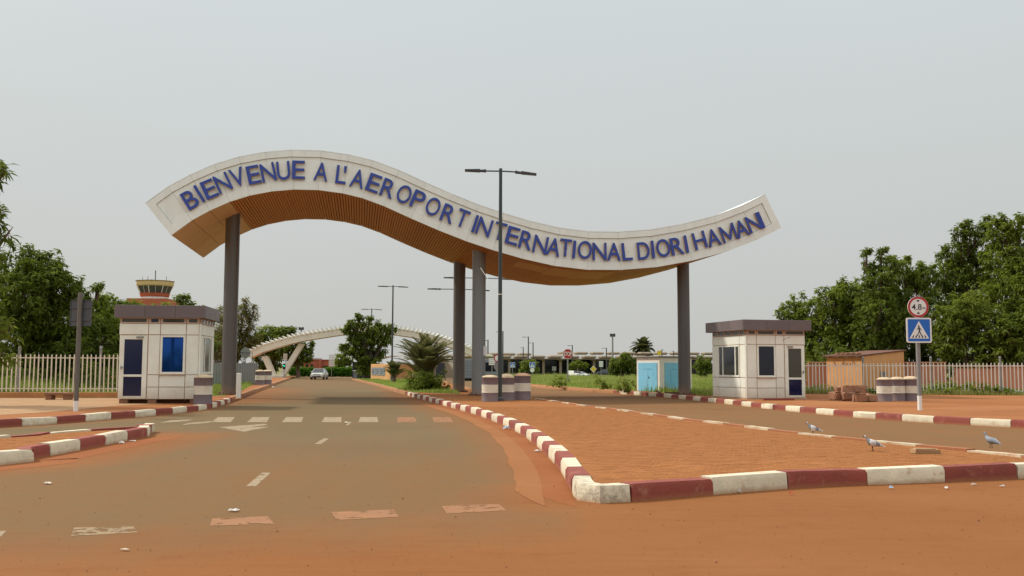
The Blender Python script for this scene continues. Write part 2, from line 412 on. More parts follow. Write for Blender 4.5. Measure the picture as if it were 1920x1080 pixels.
M_arch = mat('cream arch paint', (0.76, 0.70, 0.58), 0.7, 0.07, 0.6, dirt=(0.52, 0.40, 0.28), dirt_amt=0.35)
M_archw = mat('white fin paint', (0.80, 0.77, 0.68), 0.6, 0.05)
M_navy = mat('dark navy kiosk', (0.028, 0.03, 0.045), 0.5, 0.1, 1)
M_bgrey = mat('blue grey metal cabin', (0.20, 0.23, 0.26), 0.5, 0.1, 1)
M_wplain = mat('plain white paint', (0.78, 0.77, 0.73), 0.5, 0.04)
M_sred = mat('sign red', (0.42, 0.02, 0.025), 0.4, 0.05)
M_sblue = mat('sign blue', (0.012, 0.13, 0.52), 0.4, 0.05)
M_swhite = mat('sign white', (0.76, 0.76, 0.74), 0.4, 0.04)
M_sblack = mat('sign black', (0.015, 0.015, 0.017), 0.5, 0.05)
M_syel = mat('sign yellow', (0.70, 0.50, 0.04), 0.4, 0.05)
M_bark = mat('grey brown bark', (0.13, 0.085, 0.055), 0.95, 0.25, 6, 0.6, 12)
M_trunkd = mat('dark bark', (0.07, 0.05, 0.038), 0.95, 0.25, 6, 0.5, 12)
M_plank = mat('dull red plank', (0.23, 0.06, 0.04), 0.7, 0.15, 3)
M_rust = mat('rusty bar', (0.14, 0.06, 0.035), 0.8, 0.2, 6)
M_carp = mat('silver car paint', (0.55, 0.54, 0.50), 0.3, 0.04, 1, metal=0.3)
M_carw = mat('white car paint', (0.78, 0.77, 0.75), 0.3, 0.03, 1)
M_carglass = mat('car glass', (0.03, 0.035, 0.035), 0.08, 0.02)
M_lampglass = mat('headlamp glass', (0.8, 0.78, 0.72), 0.15, 0.02)
M_bush = None

def glass_mat(name, col, metal, rough):
    m = bpy.data.materials.new(name); m.use_nodes = True
    b = m.node_tree.nodes['Principled BSDF']
    b.inputs['Base Color'].default_value = (*col, 1); b.inputs['Metallic'].default_value = metal
    b.inputs['Roughness'].default_value = rough
    n, l = m.node_tree.nodes, m.node_tree.links
    tc = n.new('ShaderNodeTexCoord'); z = n.new('ShaderNodeTexNoise'); z.inputs['Scale'].default_value = 1.3
    l.new(tc.outputs['Object'], z.inputs['Vector'])
    bp = n.new('ShaderNodeBump'); bp.inputs['Strength'].default_value = 0.05; bp.inputs['Distance'].default_value = 0.01
    l.new(z.outputs['Fac'], bp.inputs['Height']); l.new(bp.outputs['Normal'], b.inputs['Normal'])
    return m
M_gblue = glass_mat('blue mirror film glass', (0.012, 0.075, 0.34), 0.75, 0.05)
M_gnavy = glass_mat('navy tinted glass', (0.006, 0.010, 0.050), 0.0, 0.12)
M_gdark = glass_mat('dark tinted glass', (0.008, 0.010, 0.022), 0.0, 0.08)
M_gcurt = glass_mat('glass with grey curtain', (0.06, 0.055, 0.04), 0.0, 0.1)
M_gtow = glass_mat('tower glass', (0.05, 0.055, 0.055), 0.0, 0.08)

L_neem = leaf_mat('neem leaves', (0.115, 0.155, 0.018), (0.235, 0.285, 0.038))
L_neem2 = leaf_mat('dark neem leaves', (0.092, 0.128, 0.016), (0.20, 0.245, 0.035))
L_light = leaf_mat('yellow green leaves', (0.125, 0.165, 0.020), (0.22, 0.26, 0.034))
L_brown = leaf_mat('brownish feathery leaves', (0.17, 0.14, 0.05), (0.18, 0.20, 0.045))
L_palm = leaf_mat('palm leaflets', (0.085, 0.115, 0.032), (0.17, 0.185, 0.065), 0.3)
L_olive = leaf_mat('olive palm leaflets', (0.115, 0.130, 0.040), (0.22, 0.22, 0.085), 0.4)
L_hedge = leaf_mat('clipped hedge leaves', (0.065, 0.16, 0.012), (0.11, 0.24, 0.02))
L_grass = leaf_mat('grass blades', (0.17, 0.24, 0.035), (0.32, 0.36, 0.09), 0.5)
L_dry = leaf_mat('weed blades', (0.22, 0.24, 0.06), (0.42, 0.40, 0.15), 0.5)

# ------------------------------------------------------------------ ground, roads, kerbs
def catmull(pts, step=0.25):
    pts = [Vector((p[0], p[1])) for p in pts]
    out = []
    for i in range(len(pts) - 1):
        p0 = pts[max(i - 1, 0)]; p1 = pts[i]; p2 = pts[i + 1]; p3 = pts[min(i + 2, len(pts) - 1)]
        n = max(2, int((p2 - p1).length / step))
        for k in range(n):
            t = k / n
            out.append(0.5 * ((2 * p1) + (p2 - p0) * t + (2 * p0 - 5 * p1 + 4 * p2 - p3) * t * t + (3 * p1 - p0 - 3 * p2 + p3) * t ** 3))
    out.append(pts[-1])
    return out
def px_line(lst, z=0.0): return [G(x, y, z).xy for x, y in lst]
def offset_line(pts, d):
    """shifted to the left of travel by d"""
    out = []
    for i, p in enumerate(pts):
        t = (pts[min(i + 1, len(pts) - 1)] - pts[max(i - 1, 0)]).normalized()
        out.append(p + Vector((-t.y, t.x)) * d)
    return out
def in_poly(X, Y, poly):
    ins = np.zeros(X.shape, bool); n = len(poly)
    for i in range(n):
        x1, y1 = poly[i]; x2, y2 = poly[(i + 1) % n]
        if y1 == y2: continue
        c = ((y1 > Y) != (y2 > Y)) & (X < (x2 - x1) * (Y - y1) / (y2 - y1) + x1)
        ins ^= c
    return ins
def dist_line(X, Y, pts):
    D = np.full(X.shape, 1e9)
    for a, b in zip(pts[:-1], pts[1:]):
        d = b - a; L = max(d.length_squared, 1e-9)
        t = np.clip(((X - a.x) * d.x + (Y - a.y) * d.y) / L, 0, 1)
        D = np.minimum(D, np.hypot(X - a.x - t * d.x, Y - a.y - t * d.y))
    return D

CORNER = (1072, 922)
isl_left = catmull(px_line([CORNER, (1061, 903), (1040, 871), (1000, 832), (960, 806), (900, 781), (850, 766), (800, 752), (760, 741)]))
isl_left_far = catmull(px_line([(760, 741), (720, 729), (690, 720), (660, 712.5)]), 1.0)
isl_front = catmull(px_line([CORNER, (1078, 936), (1098, 943), (1130, 944), (1185, 941), (1350, 927), (1520, 914), (1675, 908), (1850, 901), (1920, 898), (2030, 892.5)]), 0.12)
isl_right = catmull(px_line([(2042, 866), (1920, 851), (1780, 837), (1650, 824), (1550, 814), (1450, 803), (1370, 793), (1285, 783), (1165, 767), (1100, 759), (1050, 752), (990, 744.5), (930, 737)], 0.18))
isl_right_far = catmull(px_line([(930, 737), (885, 728), (850, 719), (820, 712)], 0.18), 1.0)
lp_near = catmull([Vector((-26, 4)), Vector((-18, 9.5)), Vector((-13.6, 15.5))] + px_line([(0, 802), (80, 797), (200, 787.5), (300, 779), (380, 769.5), (418, 760), (436, 753.5)]))
lp_far = catmull(px_line([(436, 753.5), (470, 740), (505, 726), (530, 716.5), (545, 711)]), 1.0)
li_front = catmull([Vector((-14, 3)), Vector((-10.0, 8.5))] + px_line([(0, 873), (55, 862.5), (110, 852), (155, 843.5), (190, 836.5), (230, 828.5), (258, 823.5), (276, 819.5)]))
li_tip = px_line([(281, 817), (281, 813), (274, 809)])
li_back = catmull(px_line([(252, 800), (180, 803), (105, 807.5), (60, 811), (0, 816.5)], 0.18) + [Vector((-12, 11)), Vector((-17.5, 5))])
rp_near = catmull([Vector((24, 17.0))] + px_line([(2100, 811), (1920, 803), (1740, 793), (1640, 786), (1570, 780), (1480, 771.5), (1420, 765), (1340, 755.5), (1250, 746), (1150, 738)]))
rp_far = catmull(px_line([(1150, 738), (1050, 731), (960, 723), (900, 716), (860, 710)]), 1.0)

ZP = 0.15
def sheet(name, poly, z, m, kind='structure', parent=None, label=None):
    me = bpy.data.meshes.new(name)
    bm = bmesh.new(); f = bm.faces.new([bm.verts.new((p[0], p[1], z)) for p in poly])
    if f.normal.z < 0 or f.calc_area() == 0: pass
    bmesh.ops.triangulate(bm, faces=[f]); bmesh.ops.recalc_face_normals(bm, faces=bm.faces)
    for q in bm.faces:
        if q.normal.z < 0: q.normal_flip()
    bm.to_mesh(me); bm.free(); me.materials.append(m)
    o = link(name, me, parent)
    return tag(o, label, kind=kind)

# the land to the horizon
sheet('ground', [(-2500, -60), (2500, -60), (2500, 3500), (-2500, 3500)], -0.02, M_far)

# roadway with the dust that has blown over it
xs = np.arange(-40, 40.01, 0.4)
ys = np.concatenate([np.arange(-6, 34, 0.35), np.arange(34, 64.1, 1.0)])
XX, YY = np.meshgrid(xs, ys)
sand = np.clip((11.2 + 0.32 * np.clip(XX, -12, 3) - YY) / 4.2, 0, 1)
sand = np.maximum(sand, np.clip((19.0 - YY) / 22, 0, 0.30) + 0.08)
sand = np.maximum(sand, np.where((YY < 13.5), np.clip((XX + 0.4) / 1.2, 0, 1) * np.clip((13.5 - YY) / 2.0, 0, 1), 0))
right_road = in_poly(XX, YY, [tuple(p) for p in offset_line(isl_right, -0.1)] + [(0, 70), (30, 70), (40, 10)])
sand = np.where(right_road & (YY > 12), np.maximum(sand, 0.50), sand)
for ln, w, a in ((isl_left, 1.5, 0.75), (isl_front, 1.6, 1.0), (li_front, 1.9, 0.95), (lp_near, 0.8, 0.5), (rp_near, 0.9, 0.6), (lp_far, 3.0, 0.7), (isl_left_far, 1.0, 0.5), (li_back, 0.6, 0.3)):
    dd = dist_line(XX, YY, ln[::3] + [ln[-1]])
    sand = np.maximum(sand, a * np.clip(1.25 - dd / w, 0, 1))
ny, nx = XX.shape
me = bpy.data.meshes.new('road')
idx = np.arange(ny * nx).reshape(ny, nx)
quads = np.stack([idx[:-1, :-1], idx[:-1, 1:], idx[1:, 1:], idx[1:, :-1]], -1).reshape(-1, 4)
me.from_pydata(np.stack([XX.ravel(), YY.ravel(), np.full(XX.size, 0.0)], -1).tolist(), [], quads.tolist())
at = me.attributes.new('sand', 'FLOAT', 'POINT'); at.data.foreach_set('value', sand.astype(np.float32).ravel())
me.materials.append(M_road)
road = tag(link('road', me), kind='structure')
far_me = bpy.data.meshes.new('road_far')
far_me.from_pydata([(-24, 64.1, 0), (16, 64.1, 0), (4, 150, 0), (-40, 150, 0)], [], [(0, 1, 2, 3)])
at = far_me.attributes.new('sand', 'FLOAT', 'POINT'); at.data.foreach_set('value', [0.2] * 4)
far_me.materials.append(M_road)
tag(link('road', far_me), kind='structure')

def xy(l): return [(p.x, p.y) for p in l]
# raised pavements: the sheets run to the middle of the kerb stones
isl_poly = xy(offset_line(isl_front, 0.1)) + xy(offset_line(isl_right, 0.1)) + xy(offset_line(isl_right_far, 0.1)) + xy(offset_line(isl_left_far, -0.1))[::-1] + xy(offset_line(isl_left, -0.1))[::-1]
island = sheet('island_pavement', isl_poly, ZP - 0.004, M_pavst)
li_poly = xy(offset_line(li_front, 0.1)) + xy(li_tip) + xy(offset_line(li_back, 0.1))
left_island = sheet('corner_island_pavement', li_poly, ZP - 0.004, M_pavst)
lp_poly = xy(offset_line(lp_near, 0.1)) + xy(offset_line(lp_far, 0.1)) + [(-30, 135), (-130, 135), (-130, 4)]
left_pav = sheet('left_pavement', lp_poly, ZP, M_earth)
rp_poly = xy(offset_line(rp_near, -0.1)) + xy(offset_line(rp_far, -0.1)) + [(-8, 135), (130, 135), (130, 17)]
right_pav = sheet('right_pavement', rp_poly, ZP, M_earth)

# dust filled gutters along the kerbs
def band(name, pts, d0, d1, z, m, parent=None, jitter=0.0, taper=True):
    a, b = offset_line(pts, d0), offset_line(pts, d1)
    mb = MB()
    n = len(a); vs = [(p.x, p.y, z) for p in a]
    for i, p in enumerate(b):
        j = jitter * (math.sin(i * 0.9) + math.sin(i * 0.37 + 2)) * 0.5
        tp_ = min(1, .05 + min(i, n - 1 - i) / 4) if taper else 1
        p = a[i].lerp(p, tp_)
        q = p + (p - a[i]).normalized() * j * tp_
        vs.append((q.x, q.y, z))
    mb.add(vs, [(i, i + 1, n + i + 1, n + i) for i in range(n - 1)])
    o = mb.build(name, m, parent)
    for q in o.data.polygons:
        if q.normal.z < 0: q.flip()
    return o
gl = catmull(px_line([(1080, 949), (1069, 925), (1061, 903), (1040, 871), (1000, 832), (960, 806), (900, 781), (850, 766), (815, 757)]))
tag(band('gutter', gl, 0.0, 0.50, 0.002, M_gutter, jitter=0.05), kind='structure')
tag(band('gutter_edge', gl, 0.30, 0.62, 0.004, M_apron, jitter=0.03), kind='structure')
tag(band('gutter', li_front + li_tip[:1], -0.62, 0.0, 0.002, M_gutter, jitter=0.06), kind='structure')

# kerb stones, each a stone of its own
def kerb(parent, pts, inward, mats, first=0, L=1.0, bare=False, hw=0.2, zt=0.18, s_first=None):
    acc = [0.0]
    for a, b in zip(pts[:-1], pts[1:]): acc.append(acc[-1] + (b - a).length)
    def at_s(s):
        s = min(max(s, 0), acc[-1])
        for i in range(len(acc) - 1):
            if acc[i + 1] >= s:
                t = (s - acc[i]) / max(acc[i + 1] - acc[i], 1e-9)
                return pts[i].lerp(pts[i + 1], t)
        return pts[-1]
    f0 = s_first or 0.0
    n = max(1, round((acc[-1] - f0) / L)); L = (acc[-1] - f0) / n
    cuts = ([0.0] if s_first else []) + [f0 + k * L for k in range(n + 1)]
    n = len(cuts) - 1
    for k in range(n):
        s0, s1 = cuts[k] + 0.006, cuts[k + 1] - 0.006
        sub = [at_s(s0 + (s1 - s0) * j / 4) for j in range(5)]
        c = sub[2]
        inn = offset_line(sub, hw * inward)
        tilt = random.uniform(-0.008, 0.008); zz = zt + random.uniform(-0.008, 0.008); ox = random.uniform(-0.012, 0.012)
        mb = MB(); vs = []
        for j in range(5):
            z = zz + tilt * (j - 2) / 2
            o_ = sub[j] + (inn[j] - sub[j]) * ox * 2; i_ = inn[j]
            topo = o_ + (i_ - o_) * 0.13
            jx, jy = random.gauss(0, .005), random.gauss(0, .005)
            vs += [(o_.x - c.x, o_.y - c.y, -0.03), (o_.x - c.x + jx, o_.y - c.y + jy, z - 0.045 + random.gauss(0, .006)), (topo.x - c.x, topo.y - c.y, z - random.uniform(0, .004)), (i_.x - c.x, i_.y - c.y, z), (i_.x - c.x, i_.y - c.y, -0.03)]
        fs = []
        for j in range(4):
            for q in range(4): fs.append((j * 5 + q, j * 5 + q + 1, (j + 1) * 5 + q + 1, (j + 1) * 5 + q))
        fs += [(0, 1, 2, 3, 4), (24, 23, 22, 21, 20)]
        mb.add(vs, fs)
        m = mats[(k + first) % len(mats)]
        if s_first and k == 0: m = M_kwhite2
        o = mb.build('kerb_stone', m, parent, smooth=40)
        o.location = (c.x, c.y, 0)
    return n
def kerb_label(o, t): o['label'] = t
WR = [M_kwhite, M_kred]
kerb(island, isl_front, 1, WR, 0, 1.03, s_first=1.40)
kerb(island, isl_left, -1, WR, 1, 1.0)
kerb(island, isl_left_far, -1, [M_kbare], 0, 1.0)
kerb(island, isl_right, 1, [M_kwhite_d, M_kdust], 1, 1.0)
kerb(island, isl_right_far, 1, [M_kbare], 0, 1.0)
kerb(left_island, li_front, 1, WR, 0, 1.0)
kerb(left_island, [li_front[-1], *li_tip, li_back[0]], 1, WR, 0, 0.8)
kerb(left_island, li_back, 1, WR, 1, 1.0)
kerb(left_pav, lp_near, 1, WR, 0, 1.0)
kerb(left_pav, lp_far, 1, [M_kbare], 0, 2.0)
kerb(right_pav, rp_near, -1, WR, 0, 1.0)
kerb(right_pav, rp_far, -1, [M_kbare], 0, 1.5)

# clay pavers standing a little proud of the sand that fills their joints
def pavers(parent, poly, ymax, singles, ang=0.0, pl=0.21, pw=0.105):
    P_ = np.array(poly); c, s = math.cos(ang), math.sin(ang)
    x0, x1, y0, y1 = P_[:, 0].min() - 2, P_[:, 0].max() + 2, P_[:, 1].min() - 2, min(P_[:, 1].max(), ymax) + 2
    cx, cy = (x0 + x1) / 2, (y0 + y1) / 2
    nr = int((y1 - y0 + 8) / pw); nc = int((x1 - x0 + 8) / pl)
    ii, jj = np.meshgrid(np.arange(nc) - nc / 2, np.arange(nr) - nr / 2)
    u = (ii + 0.5 * (np.arange(nr)[:, None] % 2)) * pl; v = jj * pw
    v = v + 0.004 * np.sin(u * 1.7 + 1.1) + 0.004 * np.sin(u * 4.1)
    X = cx + u * c - v * s; Y = cy + u * s + v * c
    ok = np.ones(X.shape, bool)
    for du, dv in ((-.5, -.5), (.5, -.5), (.5, .5), (-.5, .5)):
        ok &= in_poly(X + du * pl * c - dv * pw * s, Y + du * pl * s + dv * pw * c, poly)
    ok &= Y < ymax
    ok &= RNG.random(X.shape) > 0.01
    X, Y = X[ok], Y[ok]
    o = np.argsort(Y * 1.0 + 0.35 * np.maximum(0, np.abs(X) / np.maximum(Y, 1) - 0.5) * 100)
    X, Y = X[o], Y[o]
    N = len(X); hl, hw = pl / 2 - 0.006, pw / 2 - 0.006
    Z = ZP - 0.001 + RNG.normal(0, 0.0017, N); tx = RNG.normal(0, 0.008, N); ty = RNG.normal(0, 0.009, N); rz = ang + RNG.normal(0, 0.012, N)
    proto = MB(); b = 0.008
    ring = [(-1, -1), (1, -1), (1, 1), (-1, 1)]
    pv = [(a * hl, d * hw, -0.03) for a, d in ring] + [(a * hl, d * hw, -b) for a, d in ring] + [(a * (hl - b), d * (hw - b), 0) for a, d in ring]
    pf = [(i, (i + 1) % 4, 4 + (i + 1) % 4, 4 + i) for i in range(4)] + [(4 + i, 4 + (i + 1) % 4, 8 + (i + 1) % 4, 8 + i) for i in range(4)] + [(8, 9, 10, 11)]
    pm = proto.add(pv, pf).mesh('paver', M_paver)
    for k in range(min(singles, N)):
        ob = link('paver', pm, parent)
        ob.location = (X[k], Y[k], Z[k]); ob.rotation_euler = (ty[k], tx[k], rz[k])
    k = slice(singles, N); n = N - singles
    if n <= 0: return
    pva = np.array(pv)[np.array(pf[4:]).ravel()].reshape(5, 4, 3)      # the bevels and the top
    V = np.repeat(pva[None], n, 0)
    cz, sz = np.cos(rz[k])[:, None, None], np.sin(rz[k])[:, None, None]
    xl, yl, zl = V[..., 0], V[..., 1], V[..., 2]
    zz = zl + yl * ty[k][:, None, None] - xl * tx[k][:, None, None] + Z[k][:, None, None]
    W = np.stack([X[k][:, None, None] + xl * cz - yl * sz, Y[k][:, None, None] + xl * sz + yl * cz, zz], -1).reshape(-1, 4, 3)
    ob = link('paving', arr_mesh('paving', W, 4, M_paver), parent)
    tag(ob, kind='stuff')
inner = xy(offset_line(isl_front, 0.21)) + xy(offset_line(isl_right, 0.21)) + xy(offset_line(isl_left, -0.21))[::-1]
pavers(island, inner, 30.0, 300, ang=0.08)
li_in = xy(offset_line(li_front, 0.21)) + xy(offset_line(li_back, 0.21))
pavers(left_island, li_in, 30.0, 0, ang=0.5)

# painted markings: the far zebra, an arrow, the centre dashes and the dotted line at the mouth of the road
def stripe(name, pxs, m, z=0.002):
    q = [G(x, y, z) for x, y in pxs]
    mb = MB(); c = sum(q, Vector()) / len(q); c.z = 0
    mb.add([p - c for p in q], [tuple(range(len(q)))])
    o = mb.build(name, m, road); o.location = c
    for f in o.data.polygons:
        if f.normal.z < 0: f.flip()
    return o
for x, dm in ((417, 0), (484, 0), (549, 0), (623, 0), (692, 0), (764, 1), (832, 1)):
    sk = (x - 640) * 0.03
    stripe('crossing_stripe', [(x - 20 + sk * 0.2, 791.5), (x + 17 + sk * 0.2, 791.5), (x + 17 - sk, 782), (x - 15 - sk, 782)], M_mark_d if dm else M_mark)
for pxs in ([(298, 793), (350, 789.5), (362, 786.5), (320, 788)], [(340, 797), (392, 792.5), (402, 789), (352, 793)],
            [(410, 801), (496, 794.5), (502, 796.5), (470, 801), (506, 800), (458, 809.5)]):
    stripe('road_arrow', pxs, M_mark)
for pxs in ([(461, 911.5), (480, 911.5), (508, 886), (492, 886)], [(590, 832.5), (602, 832.5), (617, 822), (606, 822)], [(648, 797), (654, 797), (659, 791), (653, 791)]):
    stripe('centre_dash', pxs, M_mark)
stripe('centre_dash', [(-30, 1012), (-2, 1010), (12, 995), (-12, 996)], M_mark)
for pxs, m in (([(133, 1005), (258, 998), (250, 987), (139, 989)], M_mark_f), ([(393, 986), (514, 982), (502, 968), (398, 972)], M_mark_d),
            ([(632, 975), (748, 969), (738, 955), (620, 960)], M_mark_d), ([(838, 963), (950, 957), (935, 945), (828, 948)], M_mark_d)):
    stripe('give_way_dash', pxs, m)

# softer ground beside the roads
pale = [(-420, 805), (0, 778), (70, 774), (130, 769), (212, 761.5), (300, 757), (330, 752), (280, 742), (0, 742), (-420, 742)]
sheet('sandy_ground', [tuple(G(x, y, ZP + .004).xy) for x, y in pale], ZP + 0.004, M_pale_earth)
med_poly = xy(offset_line(isl_left_far, -0.3)) + xy(offset_line(isl_right_far, 1.6))[::-1]
sheet('median_lawn', med_poly, ZP + 0.004, M_turf)
fld_edge = offset_line([p for p in rp_near if p.y > 42.5] + rp_far[1:], -1.25)
fld_poly = xy(fld_edge) + [tuple(G(x, y, ZP).xy) for x, y in [(890, 703.5), (1420, 703.5), (1420, 735)]]
sheet('grass_field_ground', fld_poly, ZP + 0.004, M_turf)
lw_poly = [(-60, 38.6), (-19.0, 38.6), (-16.5, 44), (-17.5, 62), (-26, 100), (-70, 100)]
sheet('left_grass_ground', lw_poly, ZP + 0.004, M_turf)
vg_poly = [tuple(G(x, y, ZP + .004).xy) for x, y in [(398, 742), (420, 742), (452, 733), (484, 716), (470, 708), (398, 712)]]
sheet('verge_ground', vg_poly, ZP + 0.005, M_turf)

def blades(name, poly, n, h, w, m, z=ZP, ymax=1e9, near_bias=1.0, kind='stuff', lean=0.35, label=None):
    P_ = np.array(poly); x0, x1 = P_[:, 0].min(), P_[:, 0].max(); y0, y1 = P_[:, 1].min(), min(P_[:, 1].max(), ymax)
    X = RNG.uniform(x0, x1, n * 4); Y = y0 + (y1 - y0) * RNG.random(n * 4) ** near_bias
    k = in_poly(X, Y, poly); X, Y = X[k][:n], Y[k][:n]; N = len(X)
    a = RNG.uniform(0, 2 * np.pi, N); hh = h * RNG.uniform(0.5, 1.3, N) * (0.75 + 0.5 * np.sin(X * 0.9 + 2 * np.sin(Y * 0.23)) * np.sin(Y * 0.31 + X * 0.2))
    ww = w * RNG.uniform(0.6, 1.3, N)
    la = RNG.uniform(0, 2 * np.pi, N); ll = lean * hh * RNG.random(N)
    base = np.stack([X, Y, np.full(N, z)], -1)
    d = np.stack([np.cos(a), np.sin(a), 0 * a], -1) * ww[:, None] / 2
    top = base + np.stack([np.cos(la) * ll, np.sin(la) * ll, hh], -1)
    V = np.stack([base - d, base + d, top], 1)
    tint = np.clip(0.5 + 0.35 * np.sin(X * 0.7 + 1) * np.sin(Y * 0.21) + RNG.normal(0, 0.2, N), 0, 1)
    o = link(name, arr_mesh(name, V, 3, m, tint))
    return tag(o, label, kind=kind)
blades('grass', med_poly, 16000, 0.13, 0.05, L_grass)
blades('grass', fld_poly, 60000, 0.24, 0.07, L_grass, near_bias=1.6)
blades('grass', fld_poly, 9000, 0.5, 0.05, L_dry, near_bias=1.8, lean=0.6)
blades('grass', lw_poly, 26000, 0.6, 0.05, L_grass, near_bias=2.0, ymax=60)
blades('grass', vg_poly, 9000, 0.3, 0.05, L_grass)

# ------------------------------------------------------------------ text helper
def text_mesh(body, size, depth, fat=0.0):
    """lettering in the xz plane (facing -y), centred on the origin; slot 0 the faces, slot 1 the returns"""
    cu = bpy.data.curves.new('text', 'FONT'); cu.body = body; cu.size = 1.0
    cu.align_x = 'CENTER'; cu.extrude = 0.0; cu.offset = 0.0
    cu.resolution_u = 6
    ob = bpy.data.objects.new('text', cu); COL.objects.link(ob)
    cu.extrude = depth / 2 / size; cu.offset = fat
    dg = bpy.context.evaluated_depsgraph_get()
    me = bpy.data.meshes.new_from_object(ob.evaluated_get(dg))
    bpy.data.objects.remove(ob); bpy.data.curves.remove(cu)
    co = np.array([v.co for v in me.vertices])
    cx, cy = (co[:, 0].min() + co[:, 0].max()) / 2, (co[:, 1].min() + co[:, 1].max()) / 2
    for v in me.vertices:
        v.co = ((v.co.x - cx) * size, -v.co.z * size, (v.co.y - cy) * size)
    # local z of the text becomes -y: faces that looked up now look at the viewer
    return me, ((co[:, 0].max() - co[:, 0].min()) * size, (co[:, 1].max() - co[:, 1].min()) * size)

# ------------------------------------------------------------------ the welcome gate
AL = R(9.0)
GATE_O = Vector((0, 41.0, 0))
gu, gv = Vector((math.cos(AL), math.sin(AL), 0)), Vector((-math.sin(AL), math.cos(AL), 0))
def on_gate(px, py, v=0.0):
    d = ray(px, py); o = Vector((0, 0, HCAM)) - GATE_O
    t = (v - o.dot(gv)) / d.dot(gv)
    p = o + d * t
    return p.dot(gu), p.z
gate = thing('welcome_gate', 'wavy white entrance gate spanning both roads on grey columns with blue welcome lettering', 'gate', GATE_O, AL)
TOP_PX = [(272.6, 381), (316, 350), (357, 328), (402, 308.5), (448, 294.5), (497, 285.5), (547, 281.5), (602, 283), (655, 290.5), (700, 301.5), (748, 319.5), (800, 343.5), (848, 364.5), (898, 384.5), (945, 400.5), (996, 415.5), (1050, 428), (1104, 434.7), (1160, 435.3), (1221, 431), (1281, 420.5), (1338.5, 406), (1390.6, 386.5), (1435, 365)]
st = [Vector(on_gate(*p)) for p in TOP_PX]
GT, GW = 1.66, 8.2
NST = len(st)
def st_normal(i):
    a = (st[i] - st[max(i - 1, 0)]); b = (st[min(i + 1, NST - 1)] - st[i])
    if a.length == 0: a = b
    if b.length == 0: b = a
    t = (a.normalized() + b.normalized()).normalized()
    n = Vector((t.y, -t.x))
    return n / max(0.8, n.dot(Vector((b.normalized().y, -b.normalized().x))))
NRM = [st_normal(i) for i in range(NST)]
def lv(i, d): return st[i] + NRM[i] * d
def seg_prism(i, d0, d1, y0, y1, gap=0.006, mi=0, mb=None, e0=0.0, e1=0.0):
    """a piece between stations i and i+1, from depth d0 to d1 below the top line"""
    mb = mb or MB()
    a0, a1, b0, b1 = lv(i, d0), lv(i + 1, d0), lv(i, d1), lv(i + 1, d1)
    t = (a1 - a0).normalized()
    q = [a0 + t * (gap + e0), a1 - t * (gap + e1), b1 - t * (gap + e1), b0 + t * (gap + e0)]
    return mb.prism_xz([(p.x, p.y) for p in q], y0, y1, mi)
# the hull: deck, ends, back fascia and the backing over which the slats are fixed
hull = MB()
for i in range(NST - 1):
    seg_prism(i, 0.02, GT - 0.05, 0.10, GW - 0.06, 0.0, 0, hull)
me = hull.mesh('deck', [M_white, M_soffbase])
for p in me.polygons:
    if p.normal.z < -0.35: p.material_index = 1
link('deck', me, gate)
BT, BB = 0.27, 0.36
for i in range(NST - 1):
    e0 = 0.32 if i == 0 else 0.0; e1 = 0.32 if i == NST - 2 else 0.0
    seg_prism(i, BT + 0.012, GT - BB - 0.012, 0.045, 0.095, 0.004, e0=e0, e1=e1).build('fascia_panel', M_white, gate)
    seg_prism(i, 0.0, BT, 0.0, 0.095, 0.003).build('upper_rim_panel', M_white, gate)
    seg_prism(i, GT - BB, GT, 0.0, 0.095, 0.003).build('lower_rim_panel', M_white, gate)
    seg_prism(i, 0.0, GT, GW - 0.055, GW, 0.004).build('rear_fascia_panel', M_white, gate)
    seg_prism(i, -0.025, 0.017, 0.0, GW, 0.004).build('roof_panel', M_white, gate)
for i, (a, b) in ((0, (0.0, 0.31)), (NST - 2, (-0.31, 0.0))):
    t = (lv(i + 1, 0) - lv(i, 0)).normalized()
    k = i if i == 0 else NST - 1
    q = [lv(k, BT) + t * a, lv(k, BT) + t * b, lv(k, GT - BB) + t * b, lv(k, GT - BB) + t * a]
    MB().prism_xz([(p.x, p.y) for p in q], 0.0, 0.095).build('end_rim_panel', M_white, gate)
# soffit: flat panels at the low left end, slats across the rest
acc = 0.0
bot = [lv(i, GT) for i in range(NST)]
slat_mesh = MB().box(-0.042, 0.042, 0.12, GW - 0.10, -0.002, 0.046).mesh('soffit_slat', M_soffit)
ns = 0
for i in range(NST - 1):
    a, b = bot[i], bot[i + 1]; L = (b - a).length; t = (b - a).normalized(); nn = Vector((-t.y, t.x))
    if i < 3:
        for y0, y1 in ((0.12, 2.6), (2.62, 5.3), (5.32, GW - 0.1)):
            q = [a + t * 0.008, b - t * 0.008]
            mb = MB(); mb.prism_xz([(q[0].x, q[0].y), (q[1].x, q[1].y), ((q[1] + nn * .045).x, (q[1] + nn * .045).y), ((q[0] + nn * .045).x, (q[0] + nn * .045).y)], y0, y1)
            mb.build('soffit_panel', M_soffflat, gate)
        continue
    n = int(round(L / 0.118))
    for k in range(n):
        c = a.lerp(b, (k + 0.5) / n)
        M = Matrix(((t.x, 0, nn.x, c.x), (0, 1, 0, 0), (t.y, 0, nn.y, c.y), (0, 0, 0, 1)))
        link('soffit_slat', slat_mesh, gate, M); ns += 1
# flat panels under the sag, paler than the slats around them
for i in (15, 16, 17):
    a, b = bot[i], bot[i + 1]; t = (b - a).normalized(); nn = Vector((-t.y, t.x))
    q = [a - nn * 0.012 + t * 0.01, b - nn * 0.012 - t * 0.01, b - nn * 0.003 - t * 0.01, a - nn * 0.003 + t * 0.01]
    y0, y1 = {15: (0.9, 2.9), 16: (0.7, 3.6), 17: (0.9, 4.2)}[i]
    MB().prism_xz([(p.x, p.y) for p in q], y0, y1).build('sag_panel', M_patch, gate)

